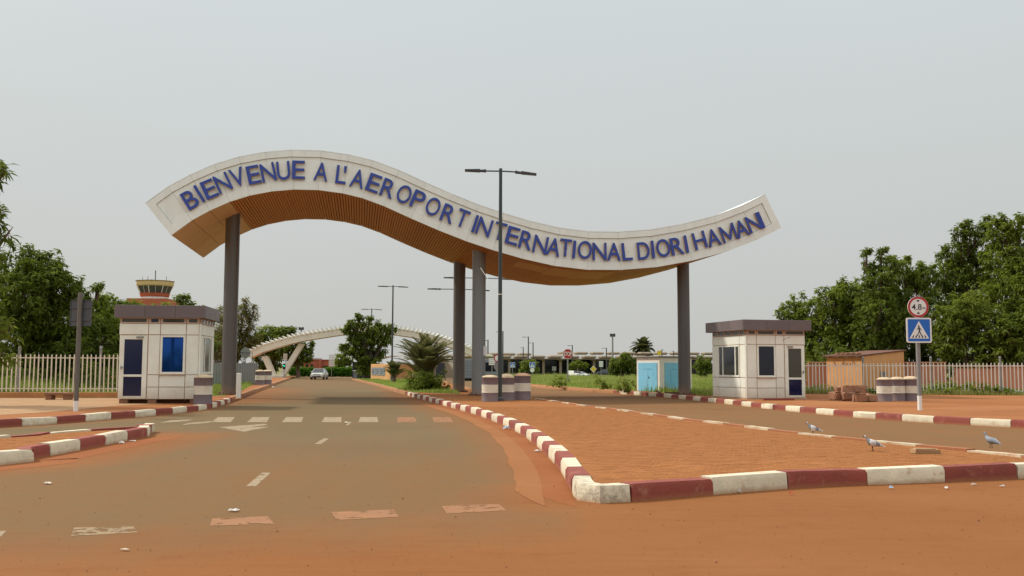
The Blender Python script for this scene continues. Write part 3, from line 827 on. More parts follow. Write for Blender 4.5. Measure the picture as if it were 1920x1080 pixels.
def gate_local(w):
    d = w - GATE_O
    return Vector((d.dot(gu), d.dot(gv), w.z))
def bottom_at(s):
    for i in range(NST - 1):
        if bot[i].x <= s <= bot[i + 1].x:
            return bot[i].y + (bot[i + 1].y - bot[i].y) * (s - bot[i].x) / (bot[i + 1].x - bot[i].x)
    return bot[-1].y
for (px, py, dia, m, lab) in ((428, 740, 0.63, M_colm, 'dark grey column left of the left road'), (897, 741, 0.60, M_colg, 'light grey front column on the median'), (860, 735, 0.60, M_colm, 'dark rear column on the median'), (1283.5, 740, 0.56, M_colm, 'dark column beside the blue kiosk')):
    c = gate_local(G(px, py, ZP)); h = bottom_at(c.x) + 0.12
    col = MB().lathe([(dia / 2, 0.01), (dia / 2, h - ZP)], 32).build('column', m, gate, smooth=40)
    col.location = (c.x, c.y, ZP); col['label'] = lab
    fl = MB(); fl.box(-dia * 0.72, dia * 0.72, -dia * 0.72, dia * 0.72, 0.0, 0.05)
    for k in range(8):
        a = k * math.pi / 4 + 0.39
        fl.lathe([(0.028, 0.05), (0.028, 0.10), (0.012, 0.12)], 6, 0, (math.cos(a) * dia * 0.62, math.sin(a) * dia * 0.62, 0))
    fl.build('base_plate', M_rust, col, bevel=0.006)
    if m is M_colg:
        MB().box(0.0, 0.20, -0.302, -0.296, 1.75, 2.15).build('notice_plate', M_swhite, col, M=Matrix.Rotation(R(38), 4, 'Z'))
# welcome lettering, letter by letter
LET = [('B', 357, 374.6), ('I', 374, 363.6), ('E', 393, 355), ('N', 418, 343.3), ('V', 446, 333), ('E', 475.7, 328), ('N', 503, 323.6), ('U', 531.7, 320.5), ('E', 560, 319),
       ('A', 602.5, 322.5), ('L', 640, 328), ("'", 647.5, 318.5), ('A', 671, 335.5), ('E', 701, 344), ('R', 728, 353.5), ('O', 757.7, 364.8), ('P', 784, 375), ('O', 812, 388), ('R', 840.5, 401), ('T', 867, 410),
       ('I', 890.5, 420), ('N', 908, 426), ('T', 937, 434), ('E', 961, 442.5), ('R', 986.5, 451), ('N', 1013, 459), ('A', 1038, 463.5), ('T', 1060, 465), ('I', 1076, 468), ('O', 1096, 469), ('N', 1123.5, 472), ('A', 1150.5, 472.2), ('L', 1175, 472),
       ('D', 1205.7, 470.6), ('I', 1223.2, 468), ('O', 1242.7, 465.4), ('R', 1268.5, 461.8), ('I', 1285.7, 458), ('H', 1311, 451), ('A', 1336.7, 446), ('M', 1364.6, 437), ('A', 1389, 429), ('N', 1412, 418.5), ('I', 1425.5, 413)]
CAPH = 0.76
font_ref = text_mesh('H', 1.0, 0.1)[1][1]
SZ = CAPH / font_ref
lcache = {}
WPX = {'B': 24, 'I': 5.4, 'E': 24, 'N': 27, 'V': 26.5, 'U': 24.5, "'": 5, 'A': 26, 'L': 19.5, 'R': 25, 'O': 26.5, 'P': 24, 'T': 22.5, 'D': 23.5, 'H': 25, 'M': 30}
lwid = {}
for ch, px, py in LET:
    if ch not in lcache:
        if ch == 'M':       # drawn stroke by stroke
            hw_, hh_, sw, y0, y1 = .43, CAPH / 2, .105, -.045, .045
            mb = MB()
            mb.prism_xz([(-hw_, -hh_), (-hw_ + sw, -hh_), (-hw_ + sw, hh_), (-hw_, hh_)], y0, y1).prism_xz([(hw_ - sw, -hh_), (hw_, -hh_), (hw_, hh_), (hw_ - sw, hh_)], y0, y1)
            mb.prism_xz([(-hw_ + sw, hh_), (-hw_ + sw, hh_ - .19), (-.04, -hh_ + .06), (0, -hh_ + .06), (0, -hh_ + .25)], y0 + .002, y1).prism_xz([(hw_ - sw, hh_), (0, -hh_ + .25), (0, -hh_ + .06), (.04, -hh_ + .06), (hw_ - sw, hh_ - .19)], y0 + .002, y1)
            me = mb.mesh('letter', [M_blue, M_lside])
        else: me, _ = text_mesh(ch, SZ, 0.09, 0.006)
        me.materials.clear(); me.materials.append(M_blue); me.materials.append(M_lside)
        for p in me.polygons: p.material_index = 0 if p.normal.y < -0.7 else 1
        lcache[ch] = me; q_ = [v.co.x for v in me.vertices]; lwid[ch] = max(q_) - min(q_)
    s, z = on_gate(px, py, 0.0)
    i = min(range(NST - 1), key=lambda q: abs((st[q].x + st[q + 1].x) / 2 + NRM[q].x * 0.9 - s))
    a = max(i - 1, 0); b = min(i + 2, NST - 1)
    t = (st[b] - st[a]).normalized(); ang = math.atan2(t.y, t.x)
    o = link('letter', lcache[ch], gate, Matrix.Translation((s, -0.045, z)) @ Matrix.Rotation(-ang, 4, 'Y') @ Matrix.Diagonal((WPX[ch] / FPX * (GATE_O + gu * s).y / lwid[ch], 1, 1, 1)))
    pin = MB()
    for dx in (-0.1, 0.1) if ch not in "I'" else (0.0,):
        pin.tube([(dx, 0.04, 0.0), (dx, 0.10, 0.0)], 0.012, 5)
    pin.build('standoff', M_galv, o)

# ------------------------------------------------------------------ guard booths
def booth(loc, rz, mirror, label, glassw, glassd, glasss, plinth, D=3.0, o=0.2):
    t = thing('guard_booth', label, 'booth', loc, rz, 'guard booths at the gate')
    W, H, ky = 2.6, 3.1, D / 3.0
    def bx(mb, x0, x1, y0, y1, z0, z1, mi=0):
        if mirror: x0, x1 = W - x1, W - x0
        return mb.box(x0, x1, y0, y1, z0, z1, mi)
    def sd(mb, y0, y1, out0, out1, z0, z1, mi=0):
        """a box on the side wall (right wall, or left when mirrored)"""
        return bx(mb, W + out0, W + out1, y0 * ky, y1 * ky, z0, z1, mi)
    core = MB().box(0.03, W - 0.03, 0.03, D - 0.03, 0.0, 2.70)
    core.build('shell', M_joint, t)
    rows = [(0.0, .40), (.40, .806), (.806, 2.126), (2.126, 2.498)]
    cols = [(0, .92), (.92, 1.30), (1.30, 2.13), (2.13, 2.55)]
    g = 0.012
    for ci, (x0, x1) in enumerate(cols):
        for ri, (z0, z1) in enumerate(rows):
            if ci == 0 and ri < 3: continue
            if ci == 2 and ri == 2: continue
            bx(MB(), x0 + g, x1 - g, 0.0, 0.028, z0 + g, z1 - g).build('wall_panel', M_booth, t, bevel=0.006)
    bx(MB(), 2.55, W + 0.002, -0.004, 0.05, 0.0, 2.498).build('corner_post', M_booth, t, bevel=0.006)
    bx(MB(), -0.002, 0.05, -0.004, 0.028, 2.13, 2.498).build('corner_post', M_booth, t)
    # side wall with the sliding window
    sc = [(0.06, .52), (.52, 2.42), (2.42, 3.0)]
    for ci, (y0, y1) in enumerate(sc):
        for ri, (z0, z1) in enumerate(rows):
            if ci == 1 and ri == 2: continue
            sd(MB(), y0 + g, y1 - g, -0.028, 0.0, z0 + g, z1 - g).build('wall_panel', M_booth, t, bevel=0.006)
    for ri, (z0, z1) in enumerate(rows):       # plain rear and far side
        MB().box(g, W - g, D - 0.028, D, z0 + g, z1 - g).build('wall_panel', M_booth, t)
        bx(MB(), 0.0, 0.028, 0.06, D - 0.06, z0 + g, z1 - g).build('wall_panel', M_booth, t)
    # clerestory strip
    for ci, (x0, x1) in enumerate(cols):
        f = MB(); z0, z1 = 2.50, 2.69
        bx(f, x0 + .01, x1 - .01, -0.006, 0.028, z0, z0 + .04); bx(f, x0 + .01, x1 - .01, -0.006, 0.028, z1 - .03, z1)
        bx(f, x0 + .01, x0 + .07, -0.006, 0.028, z0 + .041, z1 - .031); bx(f, x1 - .07, x1 - .01, -0.006, 0.028, z0 + .041, z1 - .031)
        w = f.build('clerestory_window', M_clere, t)
        bx(MB(), x0 + .071, x1 - .071, 0.008, 0.024, z0 + .041, z1 - .031).build('pane', M_gcurt if ci != 1 else M_gnavy, w)
    for y0, y1 in ((0.1, .52), (.52, 1.15), (1.15, 1.8), (1.8, 2.42), (2.42, 2.95)):
        f = MB(); z0, z1 = 2.50, 2.69
        sd(f, y0 + .01, y1 - .01, -0.028, 0.006, z0, z0 + .04); sd(f, y0 + .01, y1 - .01, -0.028, 0.006, z1 - .03, z1)
        sd(f, y0 + .01, y0 + .06, -0.028, 0.006, z0 + .041, z1 - .031); sd(f, y1 - .06, y1 - .01, -0.028, 0.006, z0 + .041, z1 - .031)
        w = f.build('clerestory_window', M_clere, t)
        sd(MB(), y0 + .061, y1 - .061, -0.024, -0.01, z0 + .041, z1 - .031).build('pane', M_gdark, w)
    # front window
    f = MB(); x0, x1, z0, z1 = 1.312, 2.118, .83, 2.11
    for a in ((x0, x1, z0, z0 + .07), (x0, x1, z1 - .06, z1), (x0, x0 + .07, z0 + .071, z1 - .061), (x1 - .07, x1, z0 + .071, z1 - .061)):
        bx(f, a[0], a[1], -0.02, 0.028, a[2], a[3])
    w = f.build('window', M_booth, t, bevel=0.005)
    bx(MB(), x0 + .071, x1 - .071, 0.0, 0.02, z0 + .071, z1 - .061).build('pane', glassw, w)
    bx(MB(), x0 - .02, x1 + .02, -0.05, 0.0, z0 - .03, z0 - .003).build('sill', M_joint, w)
    # side window: three lights
    f = MB(); y0, y1 = .54, 2.40
    for a in ((y0, y1, z0, z0 + .07), (y0, y1, z1 - .06, z1), (y0, y0 + .06, z0 + .071, z1 - .061), (y1 - .06, y1, z0 + .071, z1 - .061), (.86, .93, z0 + .071, z1 - .061), (1.96, 2.03, z0 + .071, z1 - .061)):
        sd(f, a[0], a[1], -0.028, 0.02, a[2], a[3])
    w = f.build('window', M_booth, t, bevel=0.005)
    for a, b, gm in ((.601, .859, M_gcurt), (.931, 1.959, glasss), (2.031, 2.339, M_gdark)):
        sd(MB(), a, b, -0.02, 0.0, z0 + .071, z1 - .061).build('pane', gm, w)
    # door: leaf with an upper and a lower light
    f = MB(); x0, x1 = 0.03, .90
    for a in ((x0, x0 + .14, 0.02, 2.10), (x1 - .15, x1, 0.02, 2.10), (x0 + .141, x1 - .151, 0.02, .11), (x0 + .141, x1 - .151, .74, .815), (x0 + .141, x1 - .151, 1.97, 2.10)):
        bx(f, a[0], a[1], -0.016, 0.028, a[2], a[3])
    d = f.build('door', M_booth, t, bevel=0.004)
    bx(MB(), x0 + .141, x1 - .151, 0.0, 0.02, .816, 1.969).build('upper_pane', glassd, d)
    bx(MB(), x0 + .141, x1 - .151, 0.0, 0.02, .111, .739).build('lower_pane', M_gnavy, d)
    h = MB(); bx(h, .085, .105, -0.06, -0.016, .98, 1.10); bx(h, .085, .20, -0.075, -0.055, 1.03, 1.055); h.build('handle', M_galv, d)
    h = MB(); bx(h, .55, .78, -0.06, -0.016, 2.02, 2.07); h.build('door_closer', M_galv, d)
    # roof
    MB().box(-o + .06, W + o - .06, -o + .06, D + o - .06, 2.70, 3.06).build('roof', M_roofg, t)
    zt, zb, th = H, 2.685, 0.05
    def fasc(x0, x1, y0, y1): MB().box(x0, x1, y0, y1, zb, zt).build('fascia_board', M_roofg, t, bevel=0.006)
    n = 3
    for k in range(n):
        a, b = -o + (W + 2 * o) * k / n, -o + (W + 2 * o) * (k + 1) / n
        fasc(a + .003, b - .003, -o, -o + th); fasc(a + .003, b - .003, D + o - th, D + o)
        a, b = -o + th + (D + 2 * o - 2 * th) * k / n, -o + th + (D + 2 * o - 2 * th) * (k + 1) / n
        fasc(-o, -o + th, a + .003, b - .003); fasc(W + o - th, W + o, a + .003, b - .003)
    # footing
    if plinth > 0.06:
        mb = MB()
        for x in (0.05, 0.95, 2.3):
            bx(mb, x, x + 0.28, 0.02, 0.4, -plinth, -0.004)
            bx(mb, x, x + 0.28, D - .5, D - .1, -plinth, -0.004)
        bx(mb, 0.05, W - 0.05, 0.5, D - 0.55, -plinth, -0.004)
        mb.build('footing', M_brown, t, bevel=0.015)
    else:
        MB().box(-0.03, W + 0.03, -0.03, D + 0.03, -plinth - 0.03, -0.003).build('footing', M_joint, t)
    return t
rc = P(373, 748, 32.0); ang = R(7)
booth((rc.x - 2.6 * math.cos(ang), rc.y - 2.6 * math.sin(ang), 0.285), ang, False, 'white guard booth on short blocks, left of the roads, with bright blue window', M_gblue, M_gnavy, M_gcurt, 0.14, 2.4, 0.15)
rc = P(1400, 747, 38.0)
rb = booth((rc.x, rc.y, 0.185), R(14), True, 'white guard booth with dark windows and cracked wall, right of the roads', M_gdark, M_gcurt, M_gdark, 0.03)
for pts in ([(0.93, 1.12), (1.02, 1.3), (1.12, 1.42), (1.2, 1.55), (1.29, 1.66)], [(1.62, 2.27), (1.72, 2.36), (1.85, 2.39), (1.97, 2.44)]):
    MB().tube([(x, -0.002, z) for x, z in pts], 0.006, 4).build('crack', M_dark, rb)

# ------------------------------------------------------------------ cement filled drums
def drum(loc, label, group, k=1.0, cap=M_cement, capz=0.10, dia=0.58, h=0.84):
    t = thing('concrete_drum', label, 'drum', loc, random.uniform(0, 6), group)
    r = dia / 2
    def bandp(z0, z1):
        return [(r, z0), (r, z1)]
    z = [0.0, 0.30, 0.58, h]
    for nm, m, a, b in (('lower_band', M_dmauve, 0, .30), ('white_band', M_dwhite, .30, .58), ('upper_band', M_dmauve, .58, h)):
        pr = [(r, a), (r, a + .02)]
        if nm == 'white_band': pr = [(r, a), (r, a + .005), (r + .010, a + .016), (r, a + .03), (r, b - .03), (r + .010, b - .016), (r, b - .005), (r, b)]
        elif nm == 'lower_band': pr = [(r + .008, a), (r + .008, a + .015), (r, a + .03), (r, b)]
        else: pr = [(r, a), (r, b - .03), (r + .010, b - .015), (r + .008, b)]
        MB().lathe(pr, 28).build(nm, m, t, smooth=35)
    n, prof = 7, []
    for q in range(n + 1):
        a = q / n * math.pi / 2
        prof.append((max(0.004, (r - .006) * math.cos(a)), h - 0.005 + capz * math.sin(a)))
    mb = MB().lathe(prof, 20)
    mb.v = [(x + random.uniform(-.008, .008), y + random.uniform(-.008, .008), z_ + random.uniform(-.008, .008)) for x, y, z_ in mb.v]
    mb.build('cement_cap', cap, t, smooth=60)
    t.scale = (k, k, k)
    return t
gI = 'drums on the median island'
dz = lambda px, py: G(px, py, ZP)
drum(dz(918.5, 752.5), 'left drum of three on the island, low pale cap, beside the tall lamp post', gI, 1.03, M_cement, 0.08)
drum(dz(950, 750.5), 'middle drum of three on the island, peaked cement cap, behind the lamp post', gI, 1.0, M_cement, 0.15)
drum(dz(979.5, 749.5), 'right drum of three on the island, orange dusty cap', gI, 1.08, M_cement_o, 0.10)
drum(dz(380, 757.5), 'lone striped drum at the corner of the left guard booth', 'drums by the left road', 1.02, M_cement, 0.11)
drum(dz(487, 721.5), 'left one of two small far drums on the left verge', 'drums by the left road', 1.1, M_cement, 0.09)
drum(dz(500.5, 721), 'right one of two small far drums on the left verge', 'drums by the left road', 1.1, M_cement, 0.09)
gR = 'drums by the right fence'
drum(dz(1659, 752.5), 'drum nearest the stone pile, in the row of three by the right fence', gR, 0.97, M_cement, 0.09)
drum(dz(1683, 751.5), 'middle drum of the row of three by the right fence', gR, 0.97, M_cement, 0.10)
drum(dz(1708, 751.5), 'drum right behind the height limit sign post', gR, 0.98, M_cement, 0.12)

# ------------------------------------------------------------------ street lamps
def lamp(name, loc, h, arm, label, group, r0=0.085, r1=0.06, head=0.80, rise=0.03, mpole=None, double=True, dirx=1.0, rz=0.0, tilt=6):
    t = thing(name, label, 'street lamp', loc, rz, group)
    mp = mpole or M_dgrey
    MB().tube([(0, 0, 0.0), (0, 0, h * .5), (0, 0, h)], [r0, (r0 + r1) / 2, r1], 12).build('pole', mp, t, smooth=40)
    bp = MB().box(-.17, .17, -.17, .17, 0, .03)
    bp.lathe([(r0 + .05, .03), (r0 + .04, .10), (r0 + .012, .14)], 12)
    bp.build('base_plate', M_dgrey, t)
    for s in ((-1, 1) if double else (dirx,)):
        tl = math.tan(R(tilt)) * (1 if s > 0 else -0.25)
        z0 = h - 0.10
        MB().tube([(s * r1 * .8, 0, z0), (s * (arm - head * .8), 0, z0 - (arm - head) * tl * .6)], .028, 8).build('arm', mp, t, smooth=40)
        hd = MB()
        xs_ = [arm - head, arm - head * .62, arm - head * .6, arm]
        zc = z0 - (arm - head) * tl * .6
        for xa, xb, hw_, hh in ((0, .30, .07, .055), (.28, 1.0, .15, .045)):
            x0, x1 = arm - head + head * xa, arm - head + head * xb
            za, zb_ = zc - (x0 - arm + head) * tl, zc - (x1 - arm + head) * tl
            hd.add([(s * x0, -hw_, za - hh), (s * x0, hw_, za - hh), (s * x0, hw_, za + hh), (s * x0, -hw_, za + hh),
                    (s * x1, -hw_ * .9, zb_ - hh * .8), (s * x1, hw_ * .9, zb_ - hh * .8), (s * x1, hw_ * .9, zb_ + hh * .5), (s * x1, -hw_ * .9, zb_ + hh * .5)],
                   [(0, 1, 2, 3), (7, 6, 5, 4), (0, 4, 5, 1), (1, 5, 6, 2), (2, 6, 7, 3), (3, 7, 4, 0)])
        hd.build('lamp_head', M_dgrey, t, bevel=0.012)
    return t
gD, gS = 'double armed street lamps on the median', 'single armed street lamps before the terminal'
b = G(937, 751.5, ZP); topz = P(941, 316, b.y).z
sl = lamp('street_lamp', b, topz - ZP, 1.34, 'tallest street lamp with two arms, standing at the drums on the island', gD, mpole=M_dteal)
MB().tube([(0, 0, 3.9), (0, 0, 3.93)], 0.09, 10).build('clamp', M_wplain, sl)
MB().tube([(0, -0.05, 3.95), (-0.32, 0.2, 4.3), (-0.75, 0.5, 4.95)], 0.012, 5).build('loose_wire', M_wplain, sl)
for px, py, Y, span, lab in ((737, 535, 84, 57, 'thin two armed lamp rising left of the palm bush'), (697, 578.5, 120, 40, 'two armed lamp half hidden by the dark tree'),
                             (898, 517, 62, 133, 'two armed lamp hidden behind the light grey column, higher arms'), (860, 538, 62, 117, 'two armed lamp hidden behind the rear column, lower arms')):
    p = P(px, py, Y)
    lamp('street_lamp', (p.x, Y, ZP if Y > 70 else 0.1), p.z - ZP, span / 2 / FPX * Y, lab, gD, head=0.85, rz=0.0, tilt=3)
for px, py, Y, s, al, lab in ((943, 621, 150, -1, 13, 'single arm lamp seen just right of the island lamp post'), (990.7, 631, 160, -1, 12, 'taller of two single arm lamps above the small shrubs'), (999.5, 642, 172, -1, 9, 'shorter of two single arm lamps above the small shrubs'),
                            (981, 651, 190, -1, 5, 'short faint lamp left of the pair above the shrubs'), (1073, 647, 165, -1, 9, 'single arm lamp just right of the STOP sign'), (1137, 652, 170, -1, 9, 'single arm lamp left of the floodlight mast'),
                            (915, 637, 150, -1, 6, 'single arm lamp close by the light grey column'), (1241, 655, 190, 1, 4, 'small lamp right of the yellow shield sign'), (1263, 658, 200, -1, 4, 'small lamp nearest the right gate column')):
    p = P(px, py, Y)
    lamp('street_lamp', (p.x, Y, 0), p.z, al / FPX * Y, lab, gS, r0=.11, r1=.09, head=0.55 / FPX * Y * al, double=False, dirx=s, tilt=2)
p = P(1148.5, 626, 185)
t = thing('floodlight_mast', 'floodlight mast with two lamps above the terminal roof', 'floodlight', (p.x, 185, 0))
MB().tube([(0, 0, 0), (0, 0, p.z)], [.2, .14], 8).build('mast', M_galv, t)
for s in (-1, 1): MB().box(s * .3 - .22, s * .3 + .22, -.25, .1, p.z - .55, p.z + .05).build('floodlight', M_dgrey, t, bevel=0.03)
p = P(565, 614, 150)
t = thing('floodlight_mast', 'distant floodlight mast seen over the cream arch', 'floodlight', (p.x, 150, 0))
MB().tube([(0, 0, 0), (0, 0, p.z)], [.16, .10], 8).build('mast', M_galv, t)
for s in (-1, 1): MB().box(s * .25 - .15, s * .25 + .15, -.2, .1, p.z - .4, p.z + .05).build('floodlight', M_dgrey, t, bevel=0.03)

# ------------------------------------------------------------------ road signs
def disc(mb, r, y0, y1, n=28, mi=0, cx=0, cz=0, a0=0.0):
    return mb.prism_xz([(cx + r * math.cos(a0 + 2 * math.pi * k / n), cz + r * math.sin(a0 + 2 * math.pi * k / n)) for k in range(n)], y0, y1, mi)
def ring(mb, r0, r1, y0, y1, n=32, cx=0, cz=0):
    vs = []
    for k in range(n):
        a = 2 * math.pi * k / n
        for r in (r0, r1):
            for y in (y0, y1): vs.append((cx + r * math.cos(a), y, cz + r * math.sin(a)))
    fs = []
    for k in range(n):
        b, c = 4 * k, 4 * ((k + 1) % n)
        fs += [(b, b + 2, c + 2, c), (b + 1, c + 1, c + 3, b + 3), (b, c, c + 1, b + 1), (b + 2, b + 3, c + 3, c + 2)]
    return mb.add(vs, fs)
def rrect(w, h, r, n=4):
    out = []
    for cx, cz, a in ((w / 2 - r, h / 2 - r, 0), (-w / 2 + r, h / 2 - r, 90), (-w / 2 + r, -h / 2 + r, 180), (w / 2 - r, -h / 2 + r, 270)):
        for k in range(n + 1):
            q = R(a + 90 * k / n); out.append((cx + r * math.cos(q), cz + r * math.sin(q)))
    return out
TZ = lambda z, y=0.0, x=0.0: Matrix.Translation((x, y, z))

def crossing_plate(parent, w, z, y, detail=True):
    pl = MB().prism_xz(rrect(w, w, w * .07), y - .012, y + .012).build('crossing_plate', M_swhite, parent, M=TZ(z))
    MB().prism_xz(rrect(w * .88, w * .88, w * .03), y - .015, y - .0121).build('blue_field', M_sblue, pl)
    MB().prism_xz([(-w * .39, -w * .33), (w * .39, -w * .33), (0, w * .37)], y - .018, y - .0151).build('white_triangle', M_swhite, pl)
    m = MB(); u = w
    y0, y1 = y - .021, y - .0181
    if detail:
        disc(m, u * .032, y0, y1, 12, 0, -.012 * u, .165 * u)
        def limb(pts, wd):
            for (a, b) in zip(pts[:-1], pts[1:]):
                m.bar((a[0] * u, (y0 + y1) / 2, a[1] * u), (b[0] * u, (y0 + y1) / 2, b[1] * u), wd * u, y1 - y0, 0, up=(0, 1, 0))
        limb([(-.005, .13), (.015, -.03)], .055)
        limb([(.005, .10), (.075, .045), (.085, -.005)], .026); limb([(-.01, .115), (-.055, .06), (-.085, .02)], .026)
        limb([(.015, -.02), (.05, -.12), (.10, -.22)], .036); limb([(.01, -.02), (-.03, -.12), (-.085, -.22)], .036)
        for k in (-2, -1, 0, 1, 2):
            x = k * .125
            m.prism_xz([((x * 1.05 - .032) * u, -.30 * u), ((x * 1.05 + .024) * u, -.30 * u), ((x * .86 + .022) * u, -.20 * u), ((x * .86 - .018) * u, -.20 * u)], y0, y1)
    else:
        m.bar((0, y0, -.2 * u), (0, y0, .12 * u), .10 * u, .003, up=(0, 1, 0))
    m.build('walking_figure', M_sblack, pl)
    return pl

b = G(1725, 769, ZP)
t = thing('road_sign', 'height limit 4.8 m and pedestrian crossing signs on one post at right', 'road sign', b)
zt = P(1723, 560, b.y).z - ZP
MB().tube([(0, 0, 0.42), (0, 0, zt)], 0.062, 14).build('pole', M_galv, t, smooth=40)
MB().tube([(0, 0, 0.0), (0, 0, 0.419)], 0.064, 14).build('pole_foot', M_wplain, t, smooth=40)
zc = P(1723.5, 576, b.y).z - ZP; r = 0.31
rd = disc(MB(), r, -.105, -.085, 40).build('height_plate', M_swhite, t, M=TZ(zc))
ring(MB(), r * .79, r * .985, -.110, -.1051, 40).build('red_ring', M_sred, rd)
me, _ = text_mesh('4.8', 0.245, 0.004, 0.008); me.materials.clear(); me.materials.append(M_sblack)
link('lettering', me, rd, TZ(.0, -.108, -.045))
me, _ = text_mesh('m', 0.125, 0.004, 0.005); me.materials.clear(); me.materials.append(M_sblack)
link('lettering', me, rd, TZ(-.035, -.108, .170))
for s in (1, -1):
    MB().prism_xz([(-.05, s * .205), (.05, s * .205), (0, s * .135)], -.1075, -.1052).build('arrow', M_sblack, rd)
crossing_plate(t, 0.74, P(1724.5, 619.5, b.y).z - ZP, -.10)
for z in (zc, P(1724.5, 605, b.y).z - ZP, P(1724.5, 634, b.y).z - ZP):
    MB().box(-.09, .09, -.088, .07, z - .02, z + .02).build('bracket', M_galv, t)

b = G(142, 771, ZP)
t = thing('road_sign', 'back of a square dark grey sign on a post at left, white painted foot', 'road sign', b, R(-4))
zt = P(146, 548, b.y).z - ZP
MB().tube([(0, 0, 0.28), (0.0, 0, zt)], [0.062, 0.058], 12).build('pole', M_gpole, t, smooth=40)
MB().tube([(0, 0, 0.0), (0, 0, 0.279)], 0.063, 12).build('pole_foot', M_wplain, t, smooth=40)
zc = P(150, 586.5, b.y).z - ZP
pl = MB().prism_xz(rrect(.60, .72, .03), .085, .10).build('sign_plate', M_signback, t, M=TZ(zc, 0, -0.01))
for z in (-.19, .15): MB().box(-.28, .28, .062, .0845, z - .022, z + .022).build('rail', M_signback, pl)
ring(MB(), .0, .0, 0, 0, 3) if False else None
for x0, x1, z0, z1 in ((-.30, -.285, -.34, .34), (.285, .30, -.34, .34), (-.284, .284, .345, .36), (-.284, .284, -.36, -.345)):
    MB().box(x0, x1, .062, .0845, z0, z1).build('rim', M_signback, pl)

def small_sign(label, px, py_c, py_b, Y, build, name='road_sign', zb=0.0, r0=.035, group=None):
    p = P(px, py_c, Y); t = thing(name, label, 'road sign', (p.x, Y, zb), 0, group)
    z = p.z - zb
    MB().tube([(0, 0, 0), (0, 0, z)], r0, 8).build('pole', M_galv, t, smooth=40)
    build(t, z)
    return t
def stop_plate(t, z):
    r = 9.6 / FPX * 80
    pl = disc(MB(), r, -.08, -.06, 8, a0=R(22.5)).build('octagon_plate', M_swhite, t, M=TZ(z))
    disc(MB(), r * .95, -.084, -.0801, 8, a0=R(22.5)).build('red_field', M_sred, pl)
    me, (w, h) = text_mesh('STOP', 0.40, 0.004, 0.014); me.materials.clear(); me.materials.append(M_swhite)
    link('lettering', me, pl, TZ(0, -.087) @ Matrix.Diagonal((r * 1.55 / w, 1, 1.25, 1)))
small_sign('red octagonal STOP sign on a grey post in the grass field', 1064.5, 663.5, 716, 80, stop_plate, zb=ZP, r0=.06)
def oct_back(t, z):
    pl = disc(MB(), .40, .05, .07, 8, a0=R(22.5)).build('octagon_plate', M_galv, t, M=TZ(z)); MB().box(-.36, .36, .03, .0495, -.03, .03).build('rail', M_signback, pl)
    MB().tube([(0.35, 0.6, -z), (0.35, 0.6, 0.1)], .03, 6).build('rear_post', M_galv, pl)
small_sign('back of an octagonal sign on two thin posts on the left verge', 460, 661.5, 712, 72, oct_back, zb=ZP)
for lab, px, py, Y, s in (('left of two small blue crossing signs before the terminal', 961, 684.5, 120, .72), ('right of two small blue crossing signs, with a round plate under it', 998, 684.5, 120, .80)):
    def cp(t, z, s=s, px=px):
        crossing_plate(t, s * .9, z, -.06, False)
        if px > 990: disc(MB(), .28, -.07, -.05, 16).build('round_plate', M_swhite, t, M=TZ(z - .62))
    small_sign(lab, px, py, 705, Y, cp)
def diamond(t, z):
    s = .46
    pl = MB().prism_xz([(-s, 0), (0, -s), (s, 0), (0, s)], -.06, -.04).build('diamond_plate', M_swhite, t, M=TZ(z))
    q = s * .86; MB().prism_xz([(-q, 0), (0, -q), (q, 0), (0, q)], -.064, -.0601).build('yellow_field', M_syel, pl)
small_sign('yellow diamond sign right of the parked cars', 1112.5, 692, 708, 130, diamond)
def board(w, h, n):
    def f(t, z):
        for k in range(n):
            z0 = z - h / 2 + h * k / n
            MB().box(-w / 2, w / 2, -.07, -.04, z0 + .02, z0 + h / n - .02).build('board', M_swhite, t)
    return f
small_sign('white slatted direction board close left of the island lamp post', 922.5, 678, 712, 95, board(.62, .70, 4))
small_sign('white slatted direction board left of the blue kiosk', 1127, 682.5, 707, 120, board(.50, .75, 3))
small_sign('white slatted direction board standing inside the legs of the arch', 535, 669, 705, 118, board(.50, .80, 4))
small_sign('tall pale direction board beside the distant red building', 622, 676, 705, 122, board(.72, 1.5, 6))
def redc(t, z):
    ring(MB(), .24, .33, -.07, -.04, 20).build('red_ring', M_sred, t, M=TZ(z)); disc(MB(), .239, -.068, -.045, 20).build('white_field', M_swhite, t, M=TZ(z))
    disc(MB(), .31, -.07, -.04, 20).build('lower_plate', M_galv, t, M=TZ(z - .70))
small_sign('round red ringed sign half behind the island lamp post', 933, 671.5, 712, 80, redc)
def shield(t, z):
    MB().prism_xz([(-.15, .17), (.15, .17), (.15, -.05), (.08, -.16), (0, -.19), (-.08, -.16), (-.15, -.05)], -.06, -.03).build('shield_plate', M_syel, t, M=TZ(z))
small_sign('small yellow shield sign rising behind the kiosk roof', 1236, 662, 700, 70, shield)
def tiny(t, z): MB().box(-.28, .28, -.06, -.04, -.28, .28).build('plate', M_galv, t, M=TZ(z))
small_sign('small square grey plate on a post left of the STOP sign', 1039, 691, 706, 130, tiny)
